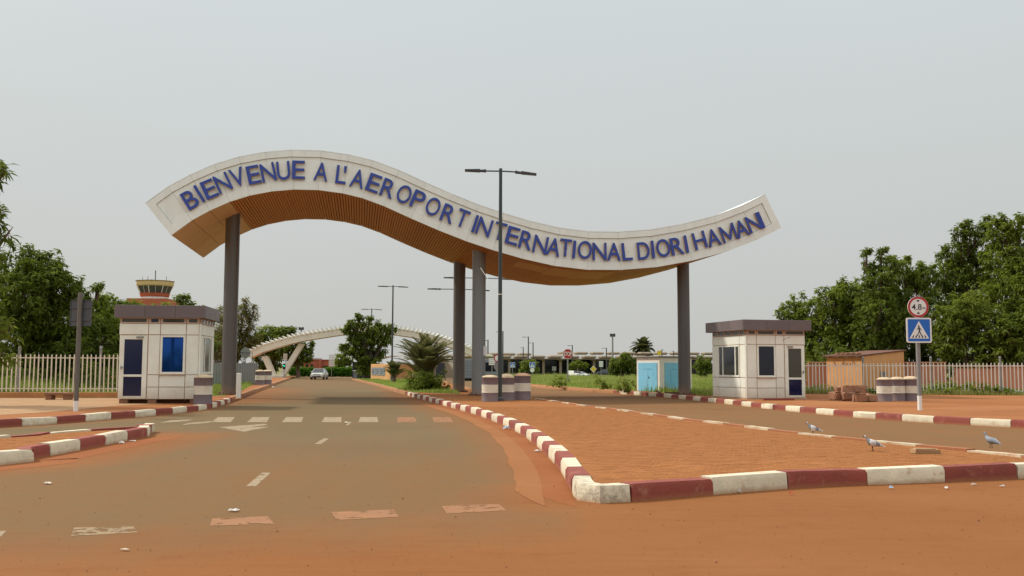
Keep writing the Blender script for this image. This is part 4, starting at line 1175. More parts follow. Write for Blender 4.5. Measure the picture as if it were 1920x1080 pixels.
for px, py, Y, lab in ((663, 686, 112, 'small green traffic light beside the dark navy kiosk'), (533, 686, 113, 'small green traffic light beside the arch foot')):
    p = P(px, py, Y); t = thing('traffic_light', lab, 'traffic light', (p.x, Y, 0))
    MB().tube([(0, 0, 0), (0, 0, p.z)], .05, 8).build('pole', M_galv, t)
    hd = MB().box(-.13, .13, -.12, .1, p.z - .4, p.z + .28).build('lamp_box', M_black, t, bevel=.02)
    em = bpy.data.materials.get('green lamp')
    if em is None:
        em = bpy.data.materials.new('green lamp'); em.use_nodes = True; bb = em.node_tree.nodes['Principled BSDF']
        bb.inputs['Base Color'].default_value = (0.0, .5, .3, 1); bb.inputs['Emission Color'].default_value = (0.0, 1, .55, 1); bb.inputs['Emission Strength'].default_value = 0.7
    disc(MB(), .10, -.14, -.1201, 14, cz=p.z).build('green_lens', em, hd)

# white marker post at the left kerb
b = G(447, 749, ZP)
t = thing('marker_post', 'short white marker post at the foot of the left gate column', 'post', b)
MB().box(-.075, .075, -.075, .075, 0, .98).build('post_body', M_wplain, t, bevel=0.012)
MB().box(-.12, .12, -.12, .12, -.01, .05).build('post_base', M_kbare, t, bevel=0.01)

# ------------------------------------------------------------------ fences
def slat_fence(label, ax, bx_, zb0, zb1, h, pitch, m, post_every, group=None, wall=None, pm=None, lean=0.0):
    a, b = Vector(ax), Vector(bx_); d = b - a; L = d.length; rz = math.atan2(d.y, d.x)
    t = thing('metal_fence', label, 'fence', (a.x, a.y, 0), rz, group)
    sm = MB().box(-.022, .022, -.012, .012, 0, h)
    sm.add([(-.022, -.012, h), (.022, -.012, h), (.022, .012, h), (-.022, .012, h), (0, 0, h + .06)], [(0, 1, 4), (1, 2, 4), (2, 3, 4), (3, 0, 4)])
    sm = sm.mesh('slat', m)
    n = int(L / pitch)
    for k in range(n):
        x = (k + .5) * pitch; zz = zb0 + (zb1 - zb0) * x / L
        link('slat', sm, t, Matrix.Translation((x, random.uniform(-.006, .006), zz + random.uniform(-.008, .008))) @ Matrix.Rotation(random.gauss(lean, .008), 4, 'Y'))
    for zf in (0.12, h - .09):
        mb = MB(); mb.bar((0, .032, zb0 + zf), (L, .032, zb1 + zf), .035, .04); mb.build('rail', m, t)
    k = 0; x = 0.4
    while x < L:
        zz = zb0 + (zb1 - zb0) * x / L
        po = MB().tube([(x, .085, zz - .35), (x, .085, zz + h + .26)], .05, 10).build('fence_post', pm or M_galv, t, smooth=40)
        MB().lathe([(.05, zz + h + .26), (.062, zz + h + .28), (.05, zz + h + .33), (.01, zz + h + .36)], 10, 0, (x, .085, 0)).build('post_cap', pm or M_galv, po)
        x += post_every
    if wall:
        MB().box(0, L, -.12, .10, ZP - .05, zb0 - .02).build('low_wall', wall, t, bevel=.015)
    return t
slat_fence('cream slatted metal fence on an orange low wall at left', (-22.5, 36.9), (-14.3, 37.6), .38, .38, 1.40, .165, M_fencew, 3.05, 'metal fences', M_fwall)
slat_fence('white slatted metal fence along weeds in front of the orange shed at right', (13.6, 47.3), (27.5, 44.8), .20, .22, 1.40, .17, M_fencer, 3.1, 'metal fences', None)
t = thing('corrugated_fence', 'grey corrugated fence behind the left gate column', 'fence', P(398, 705, 66) * 1)
t.location.z = ZP
a = P(398, 705, 62); b = P(484, 708, 70); L = (b - a).xy.length; t.rotation_euler = (0, 0, math.atan2(b.y - a.y, b.x - a.x)); t.location = (a.x, a.y, ZP)
sh = MB().box(-.21, .21, -.02, .02, 0, 1.5).box(-.06, .06, -.05, -.021, 0, 1.5).mesh('fence_sheet', M_greyf)
for k in range(int(L / .44)): link('fence_sheet', sh, t, Matrix.Translation((.22 + k * .44, random.uniform(-.01, .01), random.uniform(-.04, .04))))
b = G(118, 749, ZP)
t = thing('low_bench', 'low brown block bench against the left fence wall', 'bench', (b.x, b.y - .3, ZP))
MB().box(-.48, .48, -.2, .2, .17, .27).build('seat', M_brown, t, bevel=.02)
for s in (-1, 1): MB().box(s * .32 - .11, s * .32 + .11, -.17, .17, 0, .169).build('leg', M_brown, t, bevel=.015)

# ------------------------------------------------------------------ shed and wall beyond the right fence
a = P(1516, 700, 51.5); b = P(1775, 700, 49.0)
t = thing('boundary_wall', 'pinkish rendered wall behind the right fence', 'wall', (a.x, a.y, ZP), math.atan2(b.y - a.y, b.x - a.x))
L = (b - a).xy.length; zt = P(1640, 683, 50).z - ZP
for k in range(4):
    MB().box(L / 4 * k + .005, L / 4 * (k + 1) - .005, 0, .2, -.05, zt).build('wall_panel', M_pinkw, t)
    MB().box(L / 4 * k - .1, L / 4 * k + .1, -.06, -.001, -.05, zt + .05).build('pier', M_pinkw, t, bevel=.01)
MB().box(-.02, L, -.07, .26, zt + .052, zt + .12).build('coping', M_pinkw, t, bevel=.01)
# the continuation further right, seen through the slats
a = P(1790, 700, 49.5); b = P(2010, 700, 47.5)
t = thing('boundary_wall', 'low pinkish wall behind the fence right of the sign post', 'wall', (a.x, a.y, ZP), math.atan2(b.y - a.y, b.x - a.x))
L = (b - a).xy.length
for k in range(3): MB().box(L / 3 * k + .005, L / 3 * (k + 1) - .005, 0, .2, -.05, 1.25 + .05 * (k % 2)).build('wall_panel', M_pinkw, t)
MB().box(-.02, L, -.03, .23, 1.32, 1.38).build('coping', M_pinkw, t)
# shed: short bright face to the left, long face to the right
c0 = P(1619, 700, 48.4)
t = thing('storage_shed', 'orange rendered shed with a sloping roof behind the right fence', 'shed', (c0.x, c0.y, ZP), R(24))
WL, DL = 1.55, 3.0
zt0 = P(1619, 668, 48.4).z - ZP; zt1 = P(1712, 659, 48.4).z - ZP + .05
Mw = Matrix.Identity(4)
# local x to the right along the long face, local y back; the short face runs back to the left
mb = MB(); mb.prism_xz([(0, 0), (2.75, 0), (2.75, zt1), (0, zt0)], 0.0, 0.14); mb.build('long_wall', M_shed, t)
mb = MB(); mb.box(0, 0.13, .141, 2.6, 0, zt0 - .02); mb.build('short_wall', M_shed, t)
mb = MB(); mb.box(2.62, 2.75, .141, 2.6, 0, zt0); mb.build('short_wall', M_shed, t)
mb = MB(); mb.box(0.131, 2.619, 2.47, 2.6, 0, zt0); mb.build('rear_wall', M_shed, t)
rf = MB(); rf.prism_xz([(-.18, zt0 + .0), (2.9, zt1 + .0), (2.9, zt1 + .06), (-.18, zt0 + .06)], -.04, 2.75); rf = rf.build('roof', M_rust, t)
for k in range(5): MB().box(-.12 + k * .06, .2 + k * .06, .25 + k * .42, .42 + k * .42, zt0 + .065, zt0 + .2).build('roof_stone', M_brown, rf, bevel=.03)
for k in range(4): MB().box(-.26, -.16, .1 + k * .7, .17 + k * .7, zt0 - .06, zt0 - .002).build('rafter_end', M_bark, rf)
vb = MB()
for i in range(4):
    for j in range(5): vb.box(1.10 + i * .11, 1.185 + i * .11, -.03, -.001, 0.55 + j * .11, .63 + j * .11)
vb.build('vent_blocks', M_bgrey, t)
MB().box(-.03, -.001, .75, 1.5, zt0 - .38, zt0 - .3).build('lintel', M_fwall, t)

# ------------------------------------------------------------------ blue kiosk
c0 = P(1237, 700, 50.0)
t = thing('utility_kiosk', 'small white kiosk with sky blue doors and a flat roof beside the right gate column', 'kiosk', (c0.x, c0.y, ZP), R(30))
zt = P(1237, 670, 50).z - ZP; WX, DY = 2.15, 1.95
MB().box(0, WX, 0, DY, -.1, zt).build('wall', M_kiosk, t, bevel=.01)
rf = MB().box(-.1, WX + .12, -.1, DY + .12, zt + .002, zt + .07).build('roof', M_galv, t, bevel=.01)
def kdoor(side):
    mb = MB()
    if side == 'front':
        d = MB().box(.32, WX - .25, -.025, -.001, .02, zt - .28).build('door', M_kblue, t)
        for q in ((.75, 1.5, zt - .62, zt - .605), (.70, .712, .3, zt - .65), (1.5, 1.512, .3, zt - .62)): MB().box(q[0], q[1], -.029, -.0251, q[2], q[3]).build('seam', M_kline, d)
    else:
        d = MB().box(-.025, -.001, .2, DY - .16, .02, zt - .28).build('door', M_kblue, t)
        for q in ((.55, 1.3, zt - .62, zt - .605), (.95, .962, .12, 1.0), (.5, .512, .85, 1.0), (.5, .512, .3, .4)): MB().box(-.029, -.0251, q[0], q[1], q[2], q[3]).build('seam', M_kline, d)
        MB().box(-.05, -.0252, .86, .90, .68, .78).build('handle', M_kline, d)
kdoor('front'); kdoor('side')

# ------------------------------------------------------------------ the second, ribbed arch further down the road
YA = 115.0
o = P(690, 709, YA); o.z = 0
t = thing('ribbed_arch', 'cream low arch with rows of white fins on V shaped legs over the left road', 'arch', o, R(8))
top = [(473, 660), (497, 648.5), (520, 641), (547, 633), (576, 626.5), (605, 621.5), (640, 616), (672, 613.5), (702, 613), (740, 615), (768, 619), (796, 624.5), (822, 631), (850, 640), (875, 650), (900, 661)]
c8, s8 = math.cos(R(8)), math.sin(R(8))
tp = []
for px, py in top:
    p = P(px, py, YA); dx = (p.x - o.x); tp.append(Vector((dx / c8, p.z)))
AT = .78
def a_n(i):
    tt = (tp[min(i + 1, len(tp) - 1)] - tp[max(i - 1, 0)]).normalized(); return Vector((tt.y, -tt.x))
bm_ = MB(); nb = len(tp); vs = []
for i in range(nb):
    p, q = tp[i], tp[i] + a_n(i) * AT
    for y in (0, 3.2): vs += [(p.x, y, p.y), (q.x, y, q.y)]
fs = []
for i in range(nb - 1):
    a, b = 4 * i, 4 * i + 4
    fs += [(a, a + 1, b + 1, b), (a + 2, b + 2, b + 3, a + 3), (a, b, b + 2, a + 2), (a + 1, a + 3, b + 3, b + 1)]
fs += [(0, 2, 3, 1), (4 * nb - 4, 4 * nb - 3, 4 * nb - 1, 4 * nb - 2)]
bm_.add(vs, fs); bm_.build('beam', M_arch, t)
accl = [0.0]
for a, b in zip(tp[:-1], tp[1:]): accl.append(accl[-1] + (b - a).length)
nf = int(accl[-1] / .50)
fin = MB().prism_xz([(-.17, -.05), (.15, -.05), (-.02, .42), (-.12, .42)], -.15, 3.35).mesh('fin', M_archw)
for k in range(nf + 1):
    s = accl[-1] * k / nf
    i = max(j for j in range(nb - 1) if accl[j] <= s + 1e-6); f = (s - accl[i]) / (accl[i + 1] - accl[i])
    p = tp[i].lerp(tp[i + 1], f); tt = (tp[i + 1] - tp[i]).normalized(); an = math.atan2(tt.y, tt.x)
    link('fin', fin, t, Matrix.Translation((p.x, 0, p.y)) @ Matrix.Rotation(-an * 2.6, 4, 'Y'))
def apx(px, py): p = P(px, py, YA); return ((p.x - o.x) / c8, p.z)
for fx, lx, rx, ly, ry in ((522, 501, 568, 668, 645), (872, 824, 897, 648, 672)):
    q = apx(fx, 709)
    l, r = apx(lx, ly), apx(rx, ry)
    MB().prism_xz([(q[0] - .55, 0), (q[0] + .10, 0), (l[0] + .33, l[1]), (l[0] - .33, l[1])], .6, 2.6).build('leg', M_arch, t)
    MB().prism_xz([(q[0] + .102, 0), (q[0] + .80, 0), (r[0] + .33, r[1]), (r[0] - .33, r[1])], .62, 2.58).build('leg', M_arch, t)
    MB().box(q[0] - .8, q[0] + 1.0, .3, 2.9, 0, .35).build('footing', M_arch, t)

# ------------------------------------------------------------------ far buildings
# control tower
Yt = 240.0
p = P(290, 560, Yt); t = thing('control_tower', 'yellow and red airport control tower rising behind the left guard booth', 'control tower', (p.x, Yt, 0))
def zt_(py): return P(290, py, Yt).z
u = Yt / FPX
MB().box(-38 * u, 36 * u, -5, 5, 0, zt_(562)).build('base_block', M_towerr, t)
def octp(r, z0, r1=None, z1=None): return [(r, z0), (r1 if r1 else r, z1)]
sh_ = MB().lathe([(26 * u, zt_(575)), (26 * u, zt_(559)), (25 * u, zt_(556))], 8).build('shaft', M_wplain, t)
MB().lathe([(27 * u, zt_(557)), (29 * u, zt_(550.5))], 8).build('red_collar', M_towerr, t)
gl_ = MB().lathe([(27.5 * u, zt_(550.4)), (33.5 * u, zt_(537.6))], 8).build('cab_glass', M_gtow, t)
mb = MB()
for k in range(8):
    a = 2 * math.pi * k / 8; mb.tube([(math.cos(a) * 27.7 * u, math.sin(a) * 27.7 * u, zt_(550.4)), (math.cos(a) * 33.8 * u, math.sin(a) * 33.8 * u, zt_(537.6))], .09, 5)
    mb.tube([(math.cos(a + .39) * 25.7 * u, math.sin(a + .39) * 25.7 * u, zt_(550.4)), (math.cos(a + .39) * 31.2 * u, math.sin(a + .39) * 31.2 * u, zt_(537.6))], .04, 5)
mb.build('mullions', M_archw, gl_)
MB().lathe([(34 * u, zt_(537.5)), (35.5 * u, zt_(535)), (35.5 * u, zt_(529)), (34 * u, zt_(528)), (5, zt_(527.6))], 8).build('roof_ring', M_towery, t)
an = MB()
for dx, top_, rr in ((0, 507, .12), (-24, 519, .06), (-14, 518, .06), (21, 518, .06), (27, 524, .05), (-30, 524, .05)):
    an.tube([(dx * u, 0, zt_(528)), (dx * u, 0, zt_(top_))], rr, 5)
an.box(-8 * u, -4 * u, -.5, .5, zt_(528), zt_(524.5))
an.build('aerial', M_dgrey, t)
# terminal
Yr = 205.0; ur = Yr / FPX
p0 = P(915, 705, Yr)
t = thing('terminal_building', 'low airport terminal with scalloped canopy roof and dark glass front', 'terminal', (p0.x, Yr, 0))
def tx(px): return P(px, 690, Yr).x - p0.x
def tz(py): return P(1100, py, Yr).z
MB().box(tx(880), tx(1345), 6, 26, 0, tz(674)).build('glass_front', M_gdark, t)
roofm = MB()
def hexroof(w, h, dip):
    vs, fs = [], []
    pts = [(-w / 2, 0), (-w * .3, -w * .18), (w * .3, -w * .18), (w / 2, 0), (w * .3, w * .18), (-w * .3, w * .18)]
    k = 2.2
    mb = MB()
    v = [(x, y * k, 0) for x, y in pts] + [(x * 1.0, y * k, h) for x, y in pts] + [(x * .8, y * .8 * k, h + dip) for x, y in pts] + [(x * .7, y * .6 * k, -dip * .9) for x, y in pts]
    f = [(i, (i + 1) % 6, 6 + (i + 1) % 6, 6 + i) for i in range(6)] + [(6 + i, 6 + (i + 1) % 6, 12 + (i + 1) % 6, 12 + i) for i in range(6)] + [(12, 13, 14, 15, 16, 17)]
    f += [(18 + i, 18 + (i + 1) % 6, (i + 1) % 6, i) for i in range(6)] + [(23, 22, 21, 20, 19, 18)]
    mb.add(v, f); return mb
hm = hexroof(30 * ur, .26, .20).mesh('roof_module', M_terrw)
for k in range(15):
    px = 912 + k * 32.2
    link('roof_module', hm, t, Matrix.Translation((tx(px), 2.0, tz(670.5))))
    if k < 3 or 4 < k: link('roof_module', hm, t, Matrix.Translation((tx(px + (8 if k < 3 else -6)), 16, tz(661.5 if k > 3 else 664.0))))
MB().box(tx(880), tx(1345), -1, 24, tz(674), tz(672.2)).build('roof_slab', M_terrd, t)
MB().prism_xz([(tx(1030), tz(667)), (tx(1070), tz(667)), (tx(1070), tz(661.5)), (tx(1045), tz(664))], 8, 14).build('pale_roof_edge', M_archw, t)
for px in (955, 1019, 1051, 1114, 1145, 925, 985, 1083, 1180):
    c = MB().tube([(tx(px), 0, 0), (tx(px), 0, tz(674))], .30 if px not in (925, 985, 1083) else .14, 8).build('column', M_terrw, t, smooth=40)
    MB().lathe([(.3, tz(676.5)), (1.4, tz(674) - .02)], 8, 0, (tx(px), 0, 0)).build('column_head', M_terrw, c)
# red building
Yb = 210.0
p = P(582, 705, Yb); t = thing('red_building', 'flat roofed red building at the far end of the left road', 'building', (p.x, Yb, 0))
ub = Yb / FPX
def bz(py): return P(582, py, Yb).z
MB().box(-42 * ub, 38 * ub, 0, 12, 0, bz(675.5)).build('wall', M_redb, t)
MB().box(-42.5 * ub, 38.5 * ub, -.2, 12.2, bz(675.4), bz(674)).build('parapet', M_redb, t)
MB().box(17 * ub, 20.5 * ub, -1.0, -.01, 0, bz(674.5)).build('pier', M_redb, t)
MB().box(24 * ub, 34 * ub, -.12, -.02, 0, bz(686)).build('doorway', M_dark, t)
MB().box(-25 * ub, 8 * ub, 3, 8, bz(674), bz(671.5)).build('roof_plant', M_galv, t)
for k in range(5): MB().box((-36 + k * 9) * ub, (-31 + k * 9) * ub, -.1, -.02, bz(688), bz(683)).build('window', M_dark, t)
# navy kiosk, orange wall with grey posters, white canopy, grey cabin
p = P(675, 710, 105); t = thing('navy_kiosk', 'dark navy box kiosk under the big dark tree', 'kiosk', (p.x, 105, 0))
z = P(675, 680, 105).z
MB().box(-.85, .9, 0, 2.2, 0, z).build('cabin', M_navy, t, bevel=.04)
MB().box(-.98, 1.02, -.12, 2.35, z + .002, z + .09).build('roof', M_navy, t, bevel=.02)
MB().box(-.6, .1, -.03, -.002, .9, 1.6).build('shutter', M_dark, t)
p2 = P(668, 708, 104)
t = thing('ticket_post', 'small ticket post with a white cap in front of the navy kiosk', 'ticket post', (p2.x, 103.6, 0))
MB().box(-.2, .2, -.2, .2, 0, .95).build('post_body', M_bgrey, t, bevel=.02); MB().box(-.3, .38, -.3, .3, .952, 1.05).build('cap', M_swhite, t, bevel=.03)
a = P(695, 712, 97); b = P(731, 714, 90)
t = thing('display_wall', 'orange wall panel with three grey blue posters by the median lawn', 'wall', (a.x, a.y, ZP), math.atan2(b.y - a.y, b.x - a.x))
L = (b - a).length; z = P(712, 682.5, 94).z - ZP
MB().box(0, L, 0, .3, 0, z).build('wall_body', M_shed, t, bevel=.03)
mb = None
for k in range(3):
    x0 = .06 * L + k * .24 * L
    pn = MB().box(x0, x0 + .22 * L, -.04, -.002, .30 * z, .78 * z).build('poster', M_bgrey, t)
    for j in range(3): MB().box(x0 + .03 * L, x0 + (.14 + .03 * (j % 2)) * L, -.045, -.0402, z * (.40 + .11 * j), z * (.445 + .11 * j)).build('print', M_navy, pn)
p = P(745, 690, 125); t = thing('white_canopy', 'white curved canopy roof seen behind the palm bush', 'canopy', (p.x - 2, 125, 0))
prof = [(-1.0 + 5.4 * k / 10, P(745, 681, 125).z + 1.0 * math.sin(math.pi * (.15 + .75 * k / 10))) for k in range(11)]
MB().prism_xz(prof + [(x, z - .12) for x, z in reversed(prof)], 0, 4).build('roof', M_archw, t, smooth=30)
MB().box(-.6, 4.0, .6, 3.4, 0, P(745, 683, 125).z).build('body', M_shed, t)
p = P(875, 712, 100); t = thing('grey_cabin', 'blue grey metal cabin seen between the two median columns', 'cabin', (p.x, 100, 0))
z = P(875, 673, 100).z
MB().box(-1.2, 3.4, 0, 2.4, .25, z).build('body', M_bgrey, t, bevel=.03)
for k in range(6): MB().box(-1.18, 3.38, -.03, -.002, .35 + k * .32, .52 + k * .32).build('siding', M_bgrey, t)
MB().box(.9, 3.0, -.04, -.031, 1.0, 1.9).build('window', M_gdark, t)
MB().box(-1.1, 3.3, .2, 2.2, 0, .249).build('base', M_dark, t)
p = P(842, 700, 132); t = thing('pink_wall_building', 'low pinkish building behind the palm fronds', 'building', (p.x - 4, 132, 0))
z = P(842, 668, 132).z
MB().box(0, 9.5, 0, 6, 0, z).build('wall', M_terrw, t); MB().box(-.3, 9.8, -.3, 6.3, z + .002, z + .35).build('roof', M_archw, t)
MB().box(2.2, 3.4, -.05, -.002, 0, 2.0).build('door', M_navy, t); MB().box(5, 7, -.05, -.002, .9, 2.0).build('window', M_gdark, t)

# ------------------------------------------------------------------ trees
def rosettes(C, n_leaf, length, width, droop, tintc):
    """C: (K,3) centres; every centre carries a spray of drooping leaves"""
    K = len(C); N = K * n_leaf
    c = np.repeat(C, n_leaf, 0); tc = np.repeat(tintc, n_leaf)
    a = RNG.uniform(0, 2 * np.pi, N); el = RNG.uniform(-1.1, 0.75, N) - droop
    el = np.clip(el, -1.45, 1.2)
    d = np.stack([np.cos(a) * np.cos(el), np.sin(a) * np.cos(el), np.sin(el)], -1)
    L = length * RNG.uniform(.55, 1.15, N); W = width * RNG.uniform(.7, 1.3, N)
    side = np.stack([-np.sin(a), np.cos(a), 0 * a], -1)
    roll = RNG.uniform(-.7, .7, N)[:, None]
    up = np.cross(d, side)
    s = side * np.cos(roll) + up * np.sin(roll)
    start = c + d * (L * .10)[:, None] + RNG.normal(0, length * .12, (N, 3))
    mid = start + d * (L * .5)[:, None]
    tip = start + d * L[:, None]; tip[:, 2] -= L * .22
    V = np.stack([start, mid + s * W[:, None] / 2, tip, mid - s * W[:, None] / 2], 1)
    return V, np.clip(tc + RNG.normal(0, .16, N), 0, 1)

def tree(name, label, base_px, Y, lobes, leafm, group, trunk_r=.2, leaf=(.34, .11), dens=1.0, droop=.25, n_leaf=12, shell=.55, bark=None, zb=ZP, cat='tree', jitter=.12, wisps=0):
    """lobes: (px, py, r_px[, dy]) as seen in the photograph at distance Y"""
    b = P(base_px, 690, Y); t = thing(name, label, cat, (b.x, Y, zb), 0, group)
    org = np.array([b.x, Y, zb])
    Vs, Ts = [], []; limbs = []
    for lb in lobes:
        px, py, rp = lb[:3]; dy = lb[3] if len(lb) > 3 else random.uniform(-1, 1) * rp / FPX * Y * .6
        c = P(px, py, Y); c = Vector((c.x, Y + dy, c.z)); r = rp / FPX * Y
        limbs.append((c, r))
        K = max(6, int(95 * dens * (r / (leaf[0] * 3.2)) ** 2))
        u = RNG.normal(0, 1, (K, 3)); u /= np.linalg.norm(u, axis=1)[:, None]
        rad = r * (shell + (1 - shell) * RNG.random(K) ** .6) * RNG.uniform(1 - jitter, 1 + jitter, K)
        # lumps: let the surface swell and sink
        rad *= 1 + .18 * np.sin(u[:, 0] * 5 + px) * np.sin(u[:, 2] * 6 + py)
        C = np.array(c) - org + u * rad[:, None]
        C = C[C[:, 2] > .25]
        tcen = np.clip(.40 + .22 * np.sin(C[:, 0] * 1.7 + px) * np.sin(C[:, 2] * 2.1) + RNG.normal(0, .17, len(C)), 0, 1)
        V, T = rosettes(C, n_leaf, leaf[0], leaf[1], droop, tcen); Vs.append(V); Ts.append(T)
        for w in range(int(wisps)):
            a_ = random.uniform(0, math.pi); q = Vector((math.cos(a_), random.uniform(-.4, .4), abs(math.sin(a_)) * .9 + .1)).normalized()
            C2 = np.array([list(c + q * r * f - Vector(org)) for f in (1.05, 1.15, 1.28, 1.36)][:random.randint(2, 4)])
            V, T = rosettes(C2, n_leaf, leaf[0], leaf[1], droop, np.full(len(C2), .5)); Vs.append(V); Ts.append(T)
    link('crown', arr_mesh('crown', np.concatenate(Vs), 4, leafm, np.concatenate(Ts)), t)
    # trunk forks towards the lobes
    low = min(c.z for c, r in limbs); fork = max(.8, (low - zb) * .55)
    tr = MB(); tr.tube([(0, 0, -.1), (random.uniform(-.1, .1), 0, fork * .5), (random.uniform(-.15, .15), random.uniform(-.1, .1), fork)], [trunk_r * 1.25, trunk_r, trunk_r * .85], 9)
    tr.build('trunk', bark or M_bark, t, smooth=60)
    lm = MB()
    for c, r in limbs:
        e_ = c - Vector(org); f0 = Vector((0, 0, fork * random.uniform(.75, .98)))
        m_ = f0.lerp(e_, .5) + Vector((random.uniform(-.3, .3), random.uniform(-.3, .3), random.uniform(.1, .5)))
        kr = min(1, .25 + r / 1.6); lm.tube([f0, m_, e_], [trunk_r * .6 * kr, trunk_r * .38 * kr, trunk_r * .12 * kr], 6)
        for k in range(3):
            u = Vector((random.gauss(0, 1), random.gauss(0, 1), random.gauss(.4, .7))).normalized()
            lm.tube([m_.lerp(e_, .6), m_.lerp(e_, .6).lerp(e_ + u * r, .55), e_ + u * r * .92], [trunk_r * .22, trunk_r * .12, .012], 4)
    lm.build('limbs', bark or M_bark, t, smooth=60)
    return t
gTL, gTR, gTF = 'trees behind the left fence', 'trees behind the right wall', 'distant trees'
tree('shade_tree', 'nearest tree at left edge whose leafy branch tips reach into the sky', -110, 30, [(-85, 430, 72), (-3, 322, 22), (-10, 332, 16), (-100, 330, 80), (-2, 432, 24), (-6, 398, 14), (-4, 470, 22), (-70, 560, 60), (14, 618, 24), (6, 655, 22)], L_neem2, gTL, .25, (.36, .075), .8, .15, 14)
tree('shade_tree', 'tall dense tree crown behind the left fence, left of the sign post', 60, 47, [(80, 505, 40), (112, 535, 38), (38, 505, 42), (20, 560, 60), (70, 560, 58), (108, 600, 55), (30, 630, 60), (80, 650, 55), (125, 660, 45)], L_neem2, gTL, .28, (.30, .10), 1.15, wisps=1)
tree('shade_tree', 'dark leafy tree behind the square sign back', 165, 51, [(150, 560, 26), (172, 585, 36), (140, 620, 46), (190, 640, 46), (160, 670, 42), (180, 540, 8), (187, 536, 6)], L_neem2, gTL, .24, (.30, .10), 1.1)
tree('shade_tree', 'tree touching the roof of the left guard booth', 225, 55, [(205, 572, 24), (228, 585, 28), (215, 625, 48), (240, 650, 40), (196, 600, 26)], L_neem, gTL, .24, (.30, .10), 1.05, wisps=1)
tree('shade_tree', 'light green treetop just under the control tower', 292, 66, [(262, 588, 22), (290, 590, 20), (318, 588, 20), (300, 625, 42), (255, 640, 40)], L_light, gTL, .24, (.34, .13), 1.0)
tree('shade_tree', 'treetop right of the control tower above the booth roof', 355, 66, [(344, 572, 16), (338, 558, 8), (366, 590, 16), (352, 610, 28), (385, 600, 16), (370, 645, 35)], L_neem, gTL, .2, (.34, .13), 1.0, wisps=1)
tree('feathery_tree', 'brownish feathery tree behind the left gate column', 440, 124, [(412, 590, 17), (455, 585, 18), (470, 596, 15), (436, 610, 26), (460, 625, 26), (412, 630, 26), (440, 655, 34), (408, 660, 30), (474, 645, 24), (462, 566, 7), (478, 578, 6)], L_brown, gTL, .3, (.62, .105), 1.25, -.35, 14, .2)
tree('shade_tree', 'green tree behind the low end of the cream arch', 512, 128, [(500, 630, 22), (520, 625, 14), (485, 645, 22), (525, 648, 22), (500, 670, 26)], L_neem, gTF, .3, (.55, .2), 1.3)
tree('shade_tree', 'open tree with separate leaf clusters inside the arch legs', 560, 126, [(535, 622, 13), (547, 620, 10), (558, 640, 16), (575, 650, 10), (578, 667, 9), (560, 668, 18), (540, 660, 16), (584, 642, 4), (582, 658, 4)], L_neem2, gTF, .25, (.5, .22), 1.1)
tree('dark_tree', 'big dark tree on the median standing in front of the arch', 690, 103, [(660, 612, 14), (678, 603, 11), (694, 595, 6), (712, 612, 12), (732, 616, 11), (700, 626, 20), (668, 632, 17), (650, 619, 8), (648, 652, 11), (670, 655, 19), (700, 655, 22), (722, 636, 13), (640, 648, 5), (688, 682, 19), (704, 686, 13), (672, 591, 4)], L_neem2, gTF, .5, (.46, .17), 1.1, .3, 14, .35, M_trunkd)
tree('shade_tree', 'small green tree left of the dark navy kiosk', 641, 150, [(640, 672, 12), (648, 685, 13), (632, 690, 10), (652, 675, 8)], L_neem, gTF, .2, (.6, .22), 1.3)
tree('shrub_tree', 'small yellow green tree in front of the terminal, left of the STOP sign', 990, 150, [(985, 684, 9), (996, 680, 9), (1003, 690, 7), (980, 692, 6)], L_light, gTF, .14, (.5, .18), 1.2)
tree('shrub_tree', 'small tree in front of the terminal, right of the STOP sign', 1085, 150, [(1074, 685, 8), (1086, 681, 8), (1096, 684, 6), (1070, 690, 6)], L_light, gTF, .14, (.5, .18), 1.2)
tree('shrub_tree', 'larger dark bushy tree left of the blue kiosk', 1168, 120, [(1158, 680, 14), (1174, 676, 14), (1186, 686, 13), (1150, 692, 10), (1166, 694, 14), (1172, 664, 6)], L_neem2, gTF, .18, (.42, .16), 1.3)
tree('shrub_tree', 'dark round tree between the kiosk and the right guard booth', 1318, 120, [(1312, 682, 10), (1324, 680, 10), (1318, 692, 12), (1330, 690, 8), (1313, 668, 4)], L_neem2, gTF, .18, (.42, .16), 1.3)
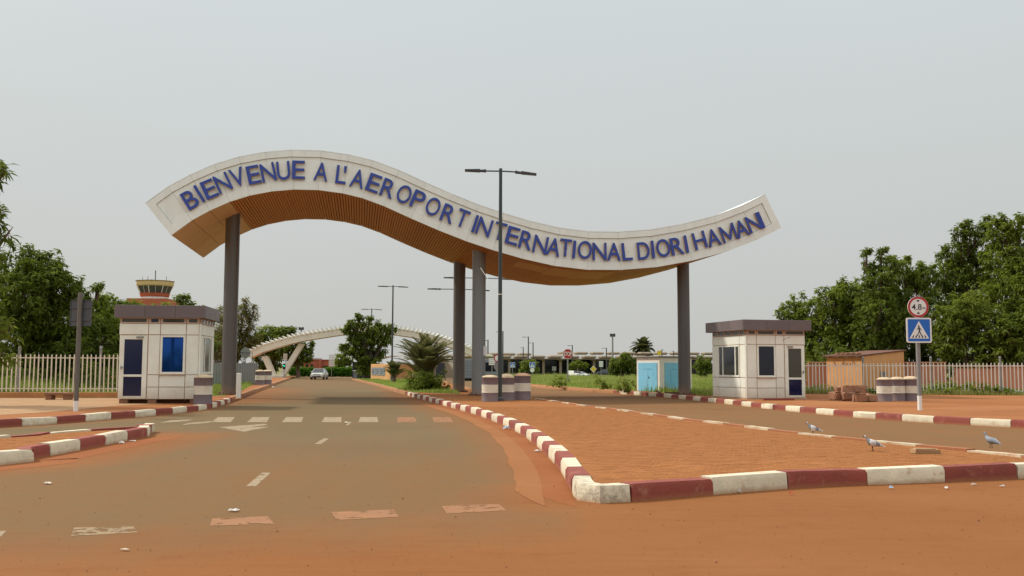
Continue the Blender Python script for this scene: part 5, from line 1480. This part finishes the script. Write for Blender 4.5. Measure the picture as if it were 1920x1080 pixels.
RT = [('low left end tree of the right wood, just above the right booth roof', 1500, 60, [(1466, 592, 11), (1490, 578, 20), (1520, 585, 30), (1495, 610, 30), (1525, 625, 42), (1545, 655, 45), (1490, 650, 34)], L_neem),
      ('second tree of the right wood, stepping up behind the booth', 1585, 58, [(1560, 565, 30), (1585, 550, 28), (1610, 560, 32), (1570, 605, 46), (1615, 610, 48), (1590, 650, 48)], L_neem),
      ('right wood tree with a wispy top cluster left of the height sign', 1650, 56, [(1622, 472, 7), (1653, 469, 6), (1640, 505, 17), (1664, 500, 20), (1645, 535, 34), (1672, 560, 46), (1640, 600, 50), (1690, 625, 50), (1655, 655, 45)], L_neem2),
      ('tree directly behind the height limit sign', 1722, 57, [(1690, 512, 20), (1704, 487, 6), (1672, 484, 5), (1718, 520, 24), (1738, 515, 22), (1715, 560, 44), (1745, 590, 48), (1720, 640, 52), (1758, 655, 44)], L_neem),
      ('tall tree right of the height sign with gaps to the sky', 1800, 58, [(1812, 422, 9), (1800, 436, 14), (1820, 445, 18), (1858, 412, 9), (1838, 432, 14), (1786, 478, 24), (1815, 485, 32), (1842, 470, 26), (1775, 520, 30), (1810, 540, 48), (1850, 540, 44)], L_neem2),
      ('tallest tree at the right edge', 1895, 56, [(1882, 416, 14), (1900, 424, 18), (1912, 412, 10), (1875, 440, 26), (1908, 450, 30), (1890, 495, 46), (1925, 520, 60), (1880, 560, 56), (1915, 620, 64)], L_neem),
      ('lighter green lower tree right of the crossing sign', 1810, 52.5, [(1790, 600, 34), (1820, 590, 40), (1848, 615, 42), (1785, 640, 36), (1825, 650, 42), (1860, 655, 34)], L_light),
      ('dark lower tree at the right edge above the fence', 1895, 52, [(1885, 630, 38), (1915, 640, 42), (1890, 665, 30), (1930, 600, 40)], L_neem2)]
for lab, bx_, Y, lb, lm_ in RT:
    tree('shade_tree', lab, bx_, Y, lb, lm_, gTR, .26, (.30, .10), .95, wisps=2)

# undergrowth: too mixed to count
def scrub(name, poly, n, h, leafm, leaf=(.3, .1), seed=0):
    P_ = np.array(poly); X = RNG.uniform(P_[:, 0].min(), P_[:, 0].max(), n * 3); Y = RNG.uniform(P_[:, 1].min(), P_[:, 1].max(), n * 3)
    k = in_poly(X, Y, poly); X, Y = X[k][:n], Y[k][:n]; N = len(X)
    Z = ZP + h * RNG.random(N) * (.55 + .45 * np.sin(X * .8) * np.sin(Y * .5 + X * .3))
    C = np.stack([X, Y, np.maximum(Z, ZP + .05)], -1)
    V, T = rosettes(C, 12, leaf[0], leaf[1], 0, np.clip(.4 + .3 * np.sin(X * 1.3) + RNG.normal(0, .15, N), 0, 1))
    return tag(link(name, arr_mesh(name, V, 4, leafm, T)), kind='stuff')
scrub('undergrowth', [(-27, 44), (-14.5, 44), (-20, 62), (-34, 62)], 1700, 2.6, L_neem2)
scrub('undergrowth', [(16, 51.5), (30, 49.5), (34, 58), (17, 60)], 1500, 3.2, L_neem2)
scrub('weeds', [(14.2, 46.7), (27, 44.3), (27, 44.75), (14.2, 47.2)], 420, .42, L_neem, (.22, .08))
scrub('weeds', [(14.2, 47.5), (27, 45.2), (27, 46.2), (14.2, 48.3)], 360, .6, L_light, (.25, .08))
blades('grass', [(14.0, 46.4), (27, 44.0), (27, 44.7), (14, 47.2)], 3500, .28, .03, L_dry)
scrub('far_treeline', [(-60, -48), (40, -48), (40, -42), (-60, -42)], 2600, 3.4, L_neem2, (.6, .25))
def plant(name, label, px, py, spots, hgt, leafm, leaf, cat='plant', zb=ZP, n_leaf=10, group=None):
    b = G(px, py, zb); t = thing(name, label, cat, b, 0, group)
    C = np.array([(x, y, z) for x, y, z in spots])
    V, T = rosettes(C, n_leaf, leaf[0], leaf[1], 0.0, np.clip(RNG.normal(.45, .2, len(C)), 0, 1))
    link('foliage', arr_mesh('foliage', V, 4, leafm, T), t)
    st_ = MB()
    for x, y, z in spots[::max(1, len(spots) // 8)]: st_.tube([(x * .2, y * .2, 0), (x * .6, y * .6, z * .6), (x, y, z)], [.012, .009, .005], 4)
    st_.build('stems', M_bark, t)
    return t
def blob(n, rx, ry, rz, z0): return [(random.gauss(0, .5) * rx, random.gauss(0, .5) * ry, z0 + abs(random.gauss(0, .5)) * rz) for _ in range(n)]
plant('shrub', 'leafy green shrub right behind the stone pile', 1616, 734, blob(70, .55, .35, .75, .15), 1, L_neem, (.2, .09), 'shrub')
plant('weed', 'tall thin light green weed rising over the stone pile', 1591, 733, [(random.uniform(-.12, .12), random.uniform(-.1, .1), .3 + .09 * k) for k in range(14)], 1.3, L_light, (.16, .06))
for px, py, lab in ((1132, 731, 'bushy weed in the grass field left of the kiosk'), (1170, 736, 'small weed at the edge of the field near the kiosk'), (1052, 727, 'low weed in the field below the STOP sign')):
    plant('weed', lab, px, py, blob(26, .45, .4, .7, .1), .7, L_light, (.2, .07))
# clipped hedges in front of the red building
for k, (px, lab) in enumerate(((552, 'leftmost clipped round hedge, by the arch legs'), (568, 'second clipped hedge from the arch legs'), (582, 'clipped hedge just left of the oncoming car'), (613, 'clipped hedge just right of the oncoming car'), (626, 'clipped hedge below the tall direction board'), (641, 'clipped hedge two left of the navy kiosk'), (654, 'clipped hedge nearest the navy kiosk'))):
    p = P(px, 700, 140); t = thing('hedge', lab, 'hedge', (p.x, 140, 0), 0, 'clipped hedges at the end of the left road')
    n = 260; u = RNG.normal(0, 1, (n, 3)); u /= np.linalg.norm(u, axis=1)[:, None]
    C = u * np.array([.72, .6, .62]) * RNG.uniform(.85, 1.02, n)[:, None] + np.array([0, 0, .72]); C = C[C[:, 2] > .05]
    V, T = rosettes(C, 9, .26, .14, 0, np.clip(RNG.normal(.5, .2, len(C)), 0, 1))
    link('foliage', arr_mesh('foliage', V, 4, L_hedge, T), t)
    MB().tube([(0, 0, 0), (0, 0, .6)], .08, 6).build('stem', M_bark, t)

# palms
def frond_mesh(L, rise, drop, nleaf, llen, lw, m):
    spine = []
    for k in range(13):
        f = k / 12; spine.append(Vector((L * (f * .92), 0, rise * math.sin(f * 2.2) / .9 - drop * f ** 3)))
    vs = []
    T = []
    for k in range(nleaf):
        f = .16 + .84 * k / nleaf; i = min(int(f * 12), 11); p = spine[i].lerp(spine[i + 1], f * 12 - i); d = (spine[i + 1] - spine[i]).normalized()
        ll = llen * (math.sin(math.pi * min(1, .15 + f * .85)) * .8 + .25)
        for s in (-1, 1):
            o_ = (d * .75 + Vector((0, s * .75, .28 + random.uniform(-.12, .12)))).normalized()
            e_ = p + o_ * ll * random.uniform(.85, 1.1); e_.z -= ll * .18
            w = Vector((-o_.y, o_.x, 0)).normalized() * lw / 2 + Vector((0, 0, lw * .2))
            m_ = p + o_ * ll * .4
            vs.append([p, m_ + w, e_, m_ - w]); T.append(random.uniform(.1, .9))
    me = arr_mesh('frond', np.array([[list(q) for q in v] for v in vs]), 4, [m, M_bark], np.array(T))
    sp = MB().tube(spine, [.035 * (1 - k / 14) for k in range(13)], 5)
    bm = bmesh.new(); bm.from_mesh(me)
    vv = [bm.verts.new(v) for v in sp.v]
    for f in sp.f:
        q = bm.faces.new([vv[i] for i in f]); q.material_index = 1
    bm.to_mesh(me); bm.free()
    return me
def palm(name, label, base, stemh, n, L, els, m, llen, lw, rise=.5, drop=.9, stem_r=.18, cat='palm tree', squat=False):
    t = thing(name, label, cat, base)
    ms = [frond_mesh(L, rise, drop * q, 64, llen, lw, m) for q in (.7, 1.0, 1.4)]
    tr = MB(); prof = []
    k_ = max(3, int(stemh / .22))
    for k in range(k_):
        z = stemh * k / k_; prof += [(stem_r * (1.12 if k % 2 else .95), z)]
    prof.append((stem_r * .8, stemh)); tr.lathe(prof, 10); tr.build('trunk', M_bark, t)
    for k in range(n):
        az = k * 2.39996 + random.uniform(-.2, .2); el = els[0] + (els[1] - els[0]) * (k / n) + random.uniform(-.12, .12)
        M = Matrix.Translation((random.uniform(-1, 1) * stem_r * .8, random.uniform(-1, 1) * stem_r * .8, stemh * random.uniform(.85, 1))) @ Matrix.Rotation(az, 4, 'Z') @ Matrix.Rotation(-el, 4, 'Y') @ Matrix.Diagonal((random.uniform(.8, 1.1),) * 3 + (1,))
        link('frond', random.choice(ms), t, M)
    return t
palm('date_palm', 'bushy low date palm with arching fronds on the median lawn', G(795, 731, ZP), .3, 70, 2.85, (1.54, .62), L_olive, .50, .042, .45, .75, .26)
plant('shrub', 'dark green base bush at the foot of the date palm', 806, 732.5, blob(110, .8, .5, .75, .1), .8, L_neem2, (.3, .09), 'shrub')
plant('shrub', 'dark round shrub at the left foot of the date palm', 781, 730, blob(80, .5, .4, .75, .1), .8, L_neem2, (.3, .08), 'shrub')
palm('yucca_palm', 'small blue green spiky palm beside the orange display wall', G(739, 717, ZP), .4, 22, 1.5, (1.45, .5), L_palm, .42, .06, .15, .3, .15)
pt = P(1206, 700, 230)
palm('tall_palm', 'round headed tall palm above the terminal roof', (pt.x, 230, 0), P(1206, 652, 230).z, 80, 3.3, (1.45, -0.9), L_olive, .95, .16, .35, .7, .35)

# ------------------------------------------------------------------ stones, planks and other loose things
def rock_mesh(name, sx, sy, sz, m, rough=.06, seed=0):
    rr = random.Random(seed); bm = bmesh.new(); bmesh.ops.create_cube(bm, size=1.0)
    bmesh.ops.bevel(bm, geom=bm.edges[:], offset=.10, segments=2, affect='EDGES')
    for v in bm.verts:
        v.co = Vector((v.co.x * sx, v.co.y * sy, v.co.z * sz)) + Vector((rr.uniform(-1, 1) * rough * sx, rr.uniform(-1, 1) * rough * sy, rr.uniform(-1, 1) * rough * sz))
    me = bpy.data.meshes.new(name); bm.to_mesh(me); bm.free(); me.materials.append(m)
    me.polygons.foreach_set('use_smooth', [True] * len(me.polygons)); me.set_sharp_from_angle(angle=R(32))
    return me
gSt = 'stone blocks of the pile by the right fence'
def stone(label, px, py, Y, w, h, d, rz, seed, z=None):
    p = P(px, py, Y); o = link('stone_block', rock_mesh('stone_block', w, d, h * 1.08, M_brown, .085, seed))
    o.location = (p.x, Y, p.z); o.rotation_euler = (random.uniform(-.06, .06), random.uniform(-.06, .06), rz)
    tag(o, label, 'stone', gSt)
k = 36 / FPX
for a in (('dark broken stone lowest at the left end of the pile', 1569, 742, 36.5, .48, .26, .4, .3, 1), ('square stone block in the middle of the bottom row', 1591.5, 743, 36.2, .52, .28, .4, .05, 2), ('long front stone block lying nearest the road', 1612, 746.5, 35.4, .46, .28, .4, -.1, 3),
          ('small rounded stone at the right end of the pile', 1632, 746, 35.6, .40, .26, .36, .2, 4), ('small brown stone on the upper left of the pile', 1573, 731, 36.8, .34, .22, .3, .4, 5), ('wide stone block on top at the middle', 1588, 730, 36.5, .42, .24, .4, -.05, 6),
          ('top right stone block, the highest of the pile', 1607, 729, 36.6, .62, .22, .4, .12, 7), ('flat stone behind the front block', 1616, 737, 36.6, .5, .16, .35, .2, 8)):
    stone(*a)
b = G(1735, 850, ZP)
o = link('stone_block', rock_mesh('stone_block', .36, .2, .07, M_pale_earth, .1, 11)); o.location = (b.x, b.y, ZP + .03); o.rotation_euler.z = .1
tag(o, 'flat pale stone lying on the island pavers right of the pigeons', 'stone')
a, b = P(1428, 746.5, 36.9), P(1487, 745, 37.2)
o = MB().box(-.62, .62, -.07, .07, -.04, .04).build('plank', M_plank, None, bevel=.008); o.location = ((a.x + b.x) / 2, 36.9, ZP + .045); o.rotation_euler.z = .16
tag(o, 'dull red plank lying in front of the right guard booth', 'plank')
for i, (x0, y0, x1, y1, lab) in enumerate(((1231, 733, 1239, 741, 'short dark rusty bar sticking up by the kiosk foot'), (1247, 738, 1279, 736.5, 'long rusty bar lying beside the right gate column'), (1258, 741, 1276, 739, 'short rusty bar lying in front of the longer one'))):
    p, q = P(x0, y0, 46), P(x1, y1, 45.4)
    p.z, q.z = max(p.z, ZP + .04), max(q.z, ZP + .04)
    m_ = (p + q) / 2; o = MB().bar(p - m_, q - m_, .07, .07).build('rusty_bar', M_rust); o.location = m_
    tag(o, lab, 'metal bar', 'scrap metal by the kiosk')
for px, lab in ((1772, 'black tyre left of the middle fence post, in the weeds'), (1819, 'black tyre at the foot of a fence post further right')):
    b = G(px, 733, ZP); n1, n2, r1, r2 = 18, 8, .20, .075
    vs, fs = [], []
    for i in range(n1):
        for j in range(n2):
            a, c = 2 * math.pi * i / n1, 2 * math.pi * j / n2
            vs.append(((r1 + r2 * math.cos(c)) * math.cos(a), r2 * 1.2 * math.sin(c), (r1 + r2 * math.cos(c)) * math.sin(a)))
            fs.append((i * n2 + j, ((i + 1) % n1) * n2 + j, ((i + 1) % n1) * n2 + (j + 1) % n2, i * n2 + (j + 1) % n2))
    o = MB().add(vs, fs).build('old_tyre', M_black, None, smooth=60); o.location = (b.x, b.y, ZP + .25); o.rotation_euler = (.25, 0, .3)
    tag(o, lab, 'tyre', 'old tyres by the right fence')

def litter(label, px, py, w, d, h, col, z=0.012, seed=0, flat=False, grp='litter on the road'):
    b = G(px, py, z); rr = random.Random(seed)
    w, d = w * .85, d * .9
    n = 11; rim = []
    for i in range(n):
        a = 2 * math.pi * i / n; q = rr.uniform(.55, 1.15)
        rim.append((math.cos(a) * w / 2 * q, math.sin(a) * d / 2 * q, rr.uniform(0, h * .45)))
    mid_ = [(x * .5 + rr.uniform(-.1, .1) * w, y * .5, z_ * .5 + rr.uniform(.15, 1) * h) for x, y, z_ in rim]
    vs = rim + mid_ + [(rr.uniform(-.1, .1) * w, 0, h * rr.uniform(.2, .8))]
    fs = [(i, (i + 1) % n, n + (i + 1) % n, n + i) for i in range(n)] + [(n + i, n + (i + 1) % n, 2 * n) for i in range(n)]
    mb = MB().add(vs, fs)
    nm = 'litter %s' % (col,)
    m = bpy.data.materials.get(nm) or mat(nm, col, .7, .1, 20)
    o = mb.build('plastic_bag' if h > .05 else 'paper_scrap', m); o.location = b; o.rotation_euler.z = rr.uniform(-.5, .5)
    tag(o, label, 'litter', grp)
LW_, LB_, LO_ = (.60, .57, .52), (.42, .55, .68), (.55, .12, .04)
litter('crumpled pale blue plastic bag against the striped island kerb', 950, 804, .20, .16, .09, LB_, seed=1)
litter('white paper scrap lying below a red kerb stone of the island bend', 1008, 846, .16, .12, .03, LW_, seed=2)
litter('pinkish white scrap under the near left striped kerb', 229, 831, .15, .1, .04, LW_, seed=3)
litter('thin white strip beside the left corner kerb', 249, 827, .22, .06, .02, LW_, seed=4)
litter('flat pale scrap alone on the asphalt at far left', 89, 906, .12, .09, .015, (.62, .55, .45), seed=5)
litter('white torn paper between the dotted line and the centre dash', 438, 957, .13, .10, .02, LW_, seed=6)
litter('thin pale strip nearest the lower left dotted line', 233, 1030, .10, .04, .01, (.6, .5, .38), seed=7)
litter('white scrap under the cream kerb stone right of the first red one', 1386, 922.5, .055, .05, .03, LW_, seed=8)
litter('orange red scrap on the dust in front of the long front kerb', 1484, 926, .08, .05, .03, LO_, seed=9)
litter('blue white wrapper below the third red kerb stone', 1671, 915, .07, .05, .03, LB_, seed=10)
litter('white wrapper on the dust below the last cream kerb stone', 1775, 916, .08, .05, .03, LW_, seed=11)
litter('long pale scrap near the right edge under the kerb', 1826, 909, .12, .05, .02, LW_, seed=12)
litter('white scrap at the far right of the foreground dust', 1879, 912, .08, .05, .02, LW_, seed=13)
litter('pale pebble sized scrap on the road by the zebra stripes', 649, 793, .16, .14, .04, (.6, .5, .38), seed=14)
litter('white scrap at the foot of the left kerb near the far drums', 512, 726, .3, .2, .06, LW_, seed=15)
# grit, pebbles and crumbs on the near dust
n = 2200; X = RNG.uniform(-9, 9, n); Y = 5.4 + 12 * RNG.random(n) ** 1.6; s = RNG.uniform(.002, .0065, n) * (1 + (RNG.random(n) > .97) * 1.2)
ok = ~in_poly(X, Y, isl_poly) & ~in_poly(X, Y, li_poly)
X, Y, s = X[ok], Y[ok], s[ok]; n = len(X)
oct_ = np.array([(1, 0, 0), (0, 1, 0), (-1, 0, 0), (0, -1, 0), (0, 0, .8)])
fs_ = np.array([(0, 1, 4), (1, 2, 4), (2, 3, 4), (3, 0, 4)])
V = oct_[fs_][None] * s[:, None, None, None] * RNG.uniform(.6, 1.5, (n, 1, 1, 3)) + np.stack([X, Y, np.full(n, .004)], -1)[:, None, None, :]
tag(link('gravel', arr_mesh('gravel', V.reshape(-1, 3, 3), 3, mat('grit', (.13, .055, .022), .9, .4, 3))), kind='stuff')

# ------------------------------------------------------------------ pigeons
def pigeon(label, px, py, face, body_m, wing_m, z=ZP, s=1.0, head_up=0.0):
    b = G(px, py, z); t = thing('pigeon', label, 'pigeon', b, face, 'pigeons on the island')
    t.scale = (s,) * 3
    # one continuous body from tail tip to beak; +x is forward
    sec = [(-.200, .080, .018, .006), (-.155, .088, .026, .010), (-.110, .100, .032, .022), (-.060, .120, .052, .045), (0, .135, .064, .060), (.050, .148, .058, .060), (.085, .172, .042, .045), (.100, .200, .030, .030), (.108, .225, .025, .024), (.118, .245, .024, .023), (.134, .252, .018, .017), (.148, .246, .008, .008), (.168, .238, .002, .002)]
    vs, fs = [], []; n = 12
    for x, zc, ry, rz in sec:
        for k in range(n):
            a = 2 * math.pi * k / n; vs.append((x, ry * math.cos(a), zc + rz * math.sin(a) + head_up * max(0, x - .08)))
    for i in range(len(sec) - 1):
        for k in range(n): fs.append((i * n + k, i * n + (k + 1) % n, (i + 1) * n + (k + 1) % n, (i + 1) * n + k))
    fs += [tuple(reversed(range(n))), tuple((len(sec) - 1) * n + k for k in range(n))]
    ms = [2 if i // n >= 5 and i // n < 9 else (3 if i // n >= 10 else 0) for i in range((len(sec) - 1) * n)] + [0, 3]
    mb = MB().add(vs, fs, ms)
    for sy in (-1, 1):
        mb.tube([(.005, sy * .025, .085), (.010, sy * .027, .045), (.0, sy * .028, .006)], [.010, .005, .005], 6, 1)
        for dx, dy in ((.035, 0), (.028, .016), (.028, -.016), (-.018, 0)): mb.tube([(0, sy * .028, .006), (dx, sy * .028 + dy, .003)], [.004, .002], 4, 1)
    bod = mb.build('body', [body_m, M_rust, M_bgrey, M_sblack], t, smooth=70)
    for sy in (-1, 1):
        w = MB(); sec2 = [(-.165, .094, .004, .010), (-.11, .112, .010, .024), (-.04, .138, .013, .038), (.02, .150, .012, .036), (.06, .155, .006, .018)]
        v2, f2 = [], []
        for x, zc, ry, rz in sec2:
            yb = {-.165: .022, -.11: .034, -.04: .058, .02: .062, .06: .05}[x]
            for k in range(8):
                a = 2 * math.pi * k / 8; v2.append((x, sy * yb + ry * math.cos(a), zc + rz * math.sin(a)))
        for i in range(4):
            for k in range(8): f2.append((i * 8 + k, i * 8 + (k + 1) % 8, (i + 1) * 8 + (k + 1) % 8, (i + 1) * 8 + k))
        f2 += [tuple(reversed(range(8))), tuple(32 + k for k in range(8))]
        w.add(v2, f2, [0] * 8 + [1] * 8 + [0] * 16 + [0, 0]); w.build('wing', [wing_m, M_bgrey], t, smooth=60)
    return t
M_pw = mat('pigeon white', (.70, .68, .66), .8, .15, 40, dirt=(.22, .22, .24), dirt_amt=.8, dirt_scale=18)
M_pg = mat('pigeon grey', (.24, .25, .29), .8, .15, 40)
M_pwing = mat('pigeon wing', (.66, .65, .64), .8, .15, 40, dirt=(.2, .2, .23), dirt_amt=.8, dirt_scale=22)
pigeon('white and grey speckled pigeon walking by the far edge of the island', 1525, 815, R(172), M_pw, M_pwing, s=.86)
pigeon('paler pigeon nearer the kerb, beside the flat stone', 1637, 846, R(168), M_pw, M_pwing, s=.86)
pigeon('dark grey pigeon on the road edge at far right', 1859, 840, R(118), M_pg, M_pg, z=ZP + .0, s=.85, head_up=.3)

# ------------------------------------------------------------------ cars
def car(label, loc, rz, paint, van=False, group=None):
    t = thing('parked_car' if van else 'oncoming_car', label, 'van' if van else 'car', loc, rz, group)
    # built facing -y (towards the camera); width x, length y
    hw = .86
    if van: prof = [(0, .45, .95, .86), (.5, .42, 1.05, .87), (1.0, .40, 1.15, .88), (3.9, .40, 1.15, .88), (4.25, .45, 1.10, .86)]
    else: prof = [(0, .38, .66, .74), (.18, .30, .76, .82), (.9, .28, .86, .86), (1.3, .28, .93, .87), (3.3, .28, .98, .87), (4.1, .32, .95, .84), (4.35, .42, .88, .76)]
    vs, fs = [], []
    for y, z0, z1, w in prof:
        h = z1 - z0
        vs += [(-w * .94, y, z0), (-w, y, z0 + h * .3), (-w * .985, y, z0 + h * .7), (-w * .9, y, z1), (w * .9, y, z1), (w * .985, y, z0 + h * .7), (w, y, z0 + h * .3), (w * .94, y, z0)]
    n = 8
    for i in range(len(prof) - 1):
        for k in range(n): fs.append((i * n + k, i * n + (k + 1) % n, (i + 1) * n + (k + 1) % n, (i + 1) * n + k))
    fs += [tuple(reversed(range(n))), tuple((len(prof) - 1) * n + k for k in range(n))]
    MB().add(vs, fs).build('body', paint, t, smooth=30)
    cab = [(1.0, 1.15, .82), (1.55, 1.85, .74), (3.9, 1.88, .76), (4.2, 1.15, .84)] if van else [(1.05, .92, .80), (1.85, 1.40, .60), (3.1, 1.42, .60), (3.9, .97, .78)]
    zb = 1.12 if van else .88
    q = []
    for y, z, w in cab: q += [(-w, y, z), (w, y, z)]
    q0 = [(-.83, cab[0][0], zb), (.83, cab[0][0], zb), (-.83, cab[3][0], zb), (.83, cab[3][0], zb)]
    v = q[2:6] + q0
    f = [(0, 1, 3, 2), (4, 5, 1, 0), (2, 3, 7, 6), (4, 0, 2, 6), (1, 5, 7, 3)]
    cb = MB().add(v, f, [0, 1, 1, 1 if not van else 0, 1 if not van else 0]).build('cabin', [paint, M_carglass], t)
    for s in (-1, 1):
        MB().bar((s * .82, cab[0][0] - .01, zb), (s * cab[1][2], cab[1][0] - .01, cab[1][1]), .05, .05).build('pillar', paint, t)
        for yw in (.82, 3.4):
            wh = MB(); vv = []
            wh.v, wh.f = [], []
            pts = [(s * .68, yw, .31), (s * .88, yw, .31)]
            wh.tube(pts, .31, 18); w = wh.build('wheel', M_black, t)
            MB().tube([(s * .86, yw, .31), (s * .889, yw, .31)], .19, 12).build('rim', M_galv, w)
        MB().box(s * .62 - .16, s * .62 + .16, -.03, .08, .60 if not van else .75, .72 if not van else .9).build('headlight', M_lampglass, t, bevel=.02)
        MB().box(s * .92 - .07, s * .92 + .07, 1.25, 1.38, .95, 1.08).build('mirror', paint, t, bevel=.02)
        MB().box(s * .62 - .09, s * .62 + .09, -.05, 0.0, .40, .48).build('fog_lamp', M_lampglass, t)
    MB().box(-.42, .42, -.025, .06, .60, .70).build('grille', M_black, t)
    MB().box(-.62, .62, -.02, .06, .32, .44).build('lower_intake', M_black, t)
    bp = MB().box(-.80, .80, -.045, .1, .45, .57).build('bumper', paint, t, bevel=.03)
    MB().box(-.22, .22, -.055, -.0451, .46, .56).build('number_plate', M_swhite, bp)
    return t
b = G(593.5, 712, 0)
car('silver sedan coming towards the gate on the left road', (b.x, b.y, 0), R(2), M_carp).scale = (.86,) * 3
gC = 'white vehicles parked before the terminal'
pc = P(1085, 700, 140); c1 = car('left of two white vehicles parked in front of the terminal', (pc.x, 140, 0.05), R(35), M_carw, True, gC); c1.scale = (.5,) * 3
pc = P(1103, 700, 140); c2 = car('right of two white vehicles parked in front of the terminal', (pc.x, 140, 0.05), R(55), M_carw, False, gC); c2.scale = (.58,) * 3

for px, lab, m, rz in ((1160, 'dark blue car parked under the bushy tree left of the kiosk', M_navy, 60), (1180, 'grey car parked nearest the kiosk in front of the terminal', M_bgrey, 70)):
    pc = P(px, 700, 150); c3 = car(lab, (pc.x, 150, 0.05), R(rz), m, False, 'dark cars parked before the terminal'); c3.scale = (.8,) * 3
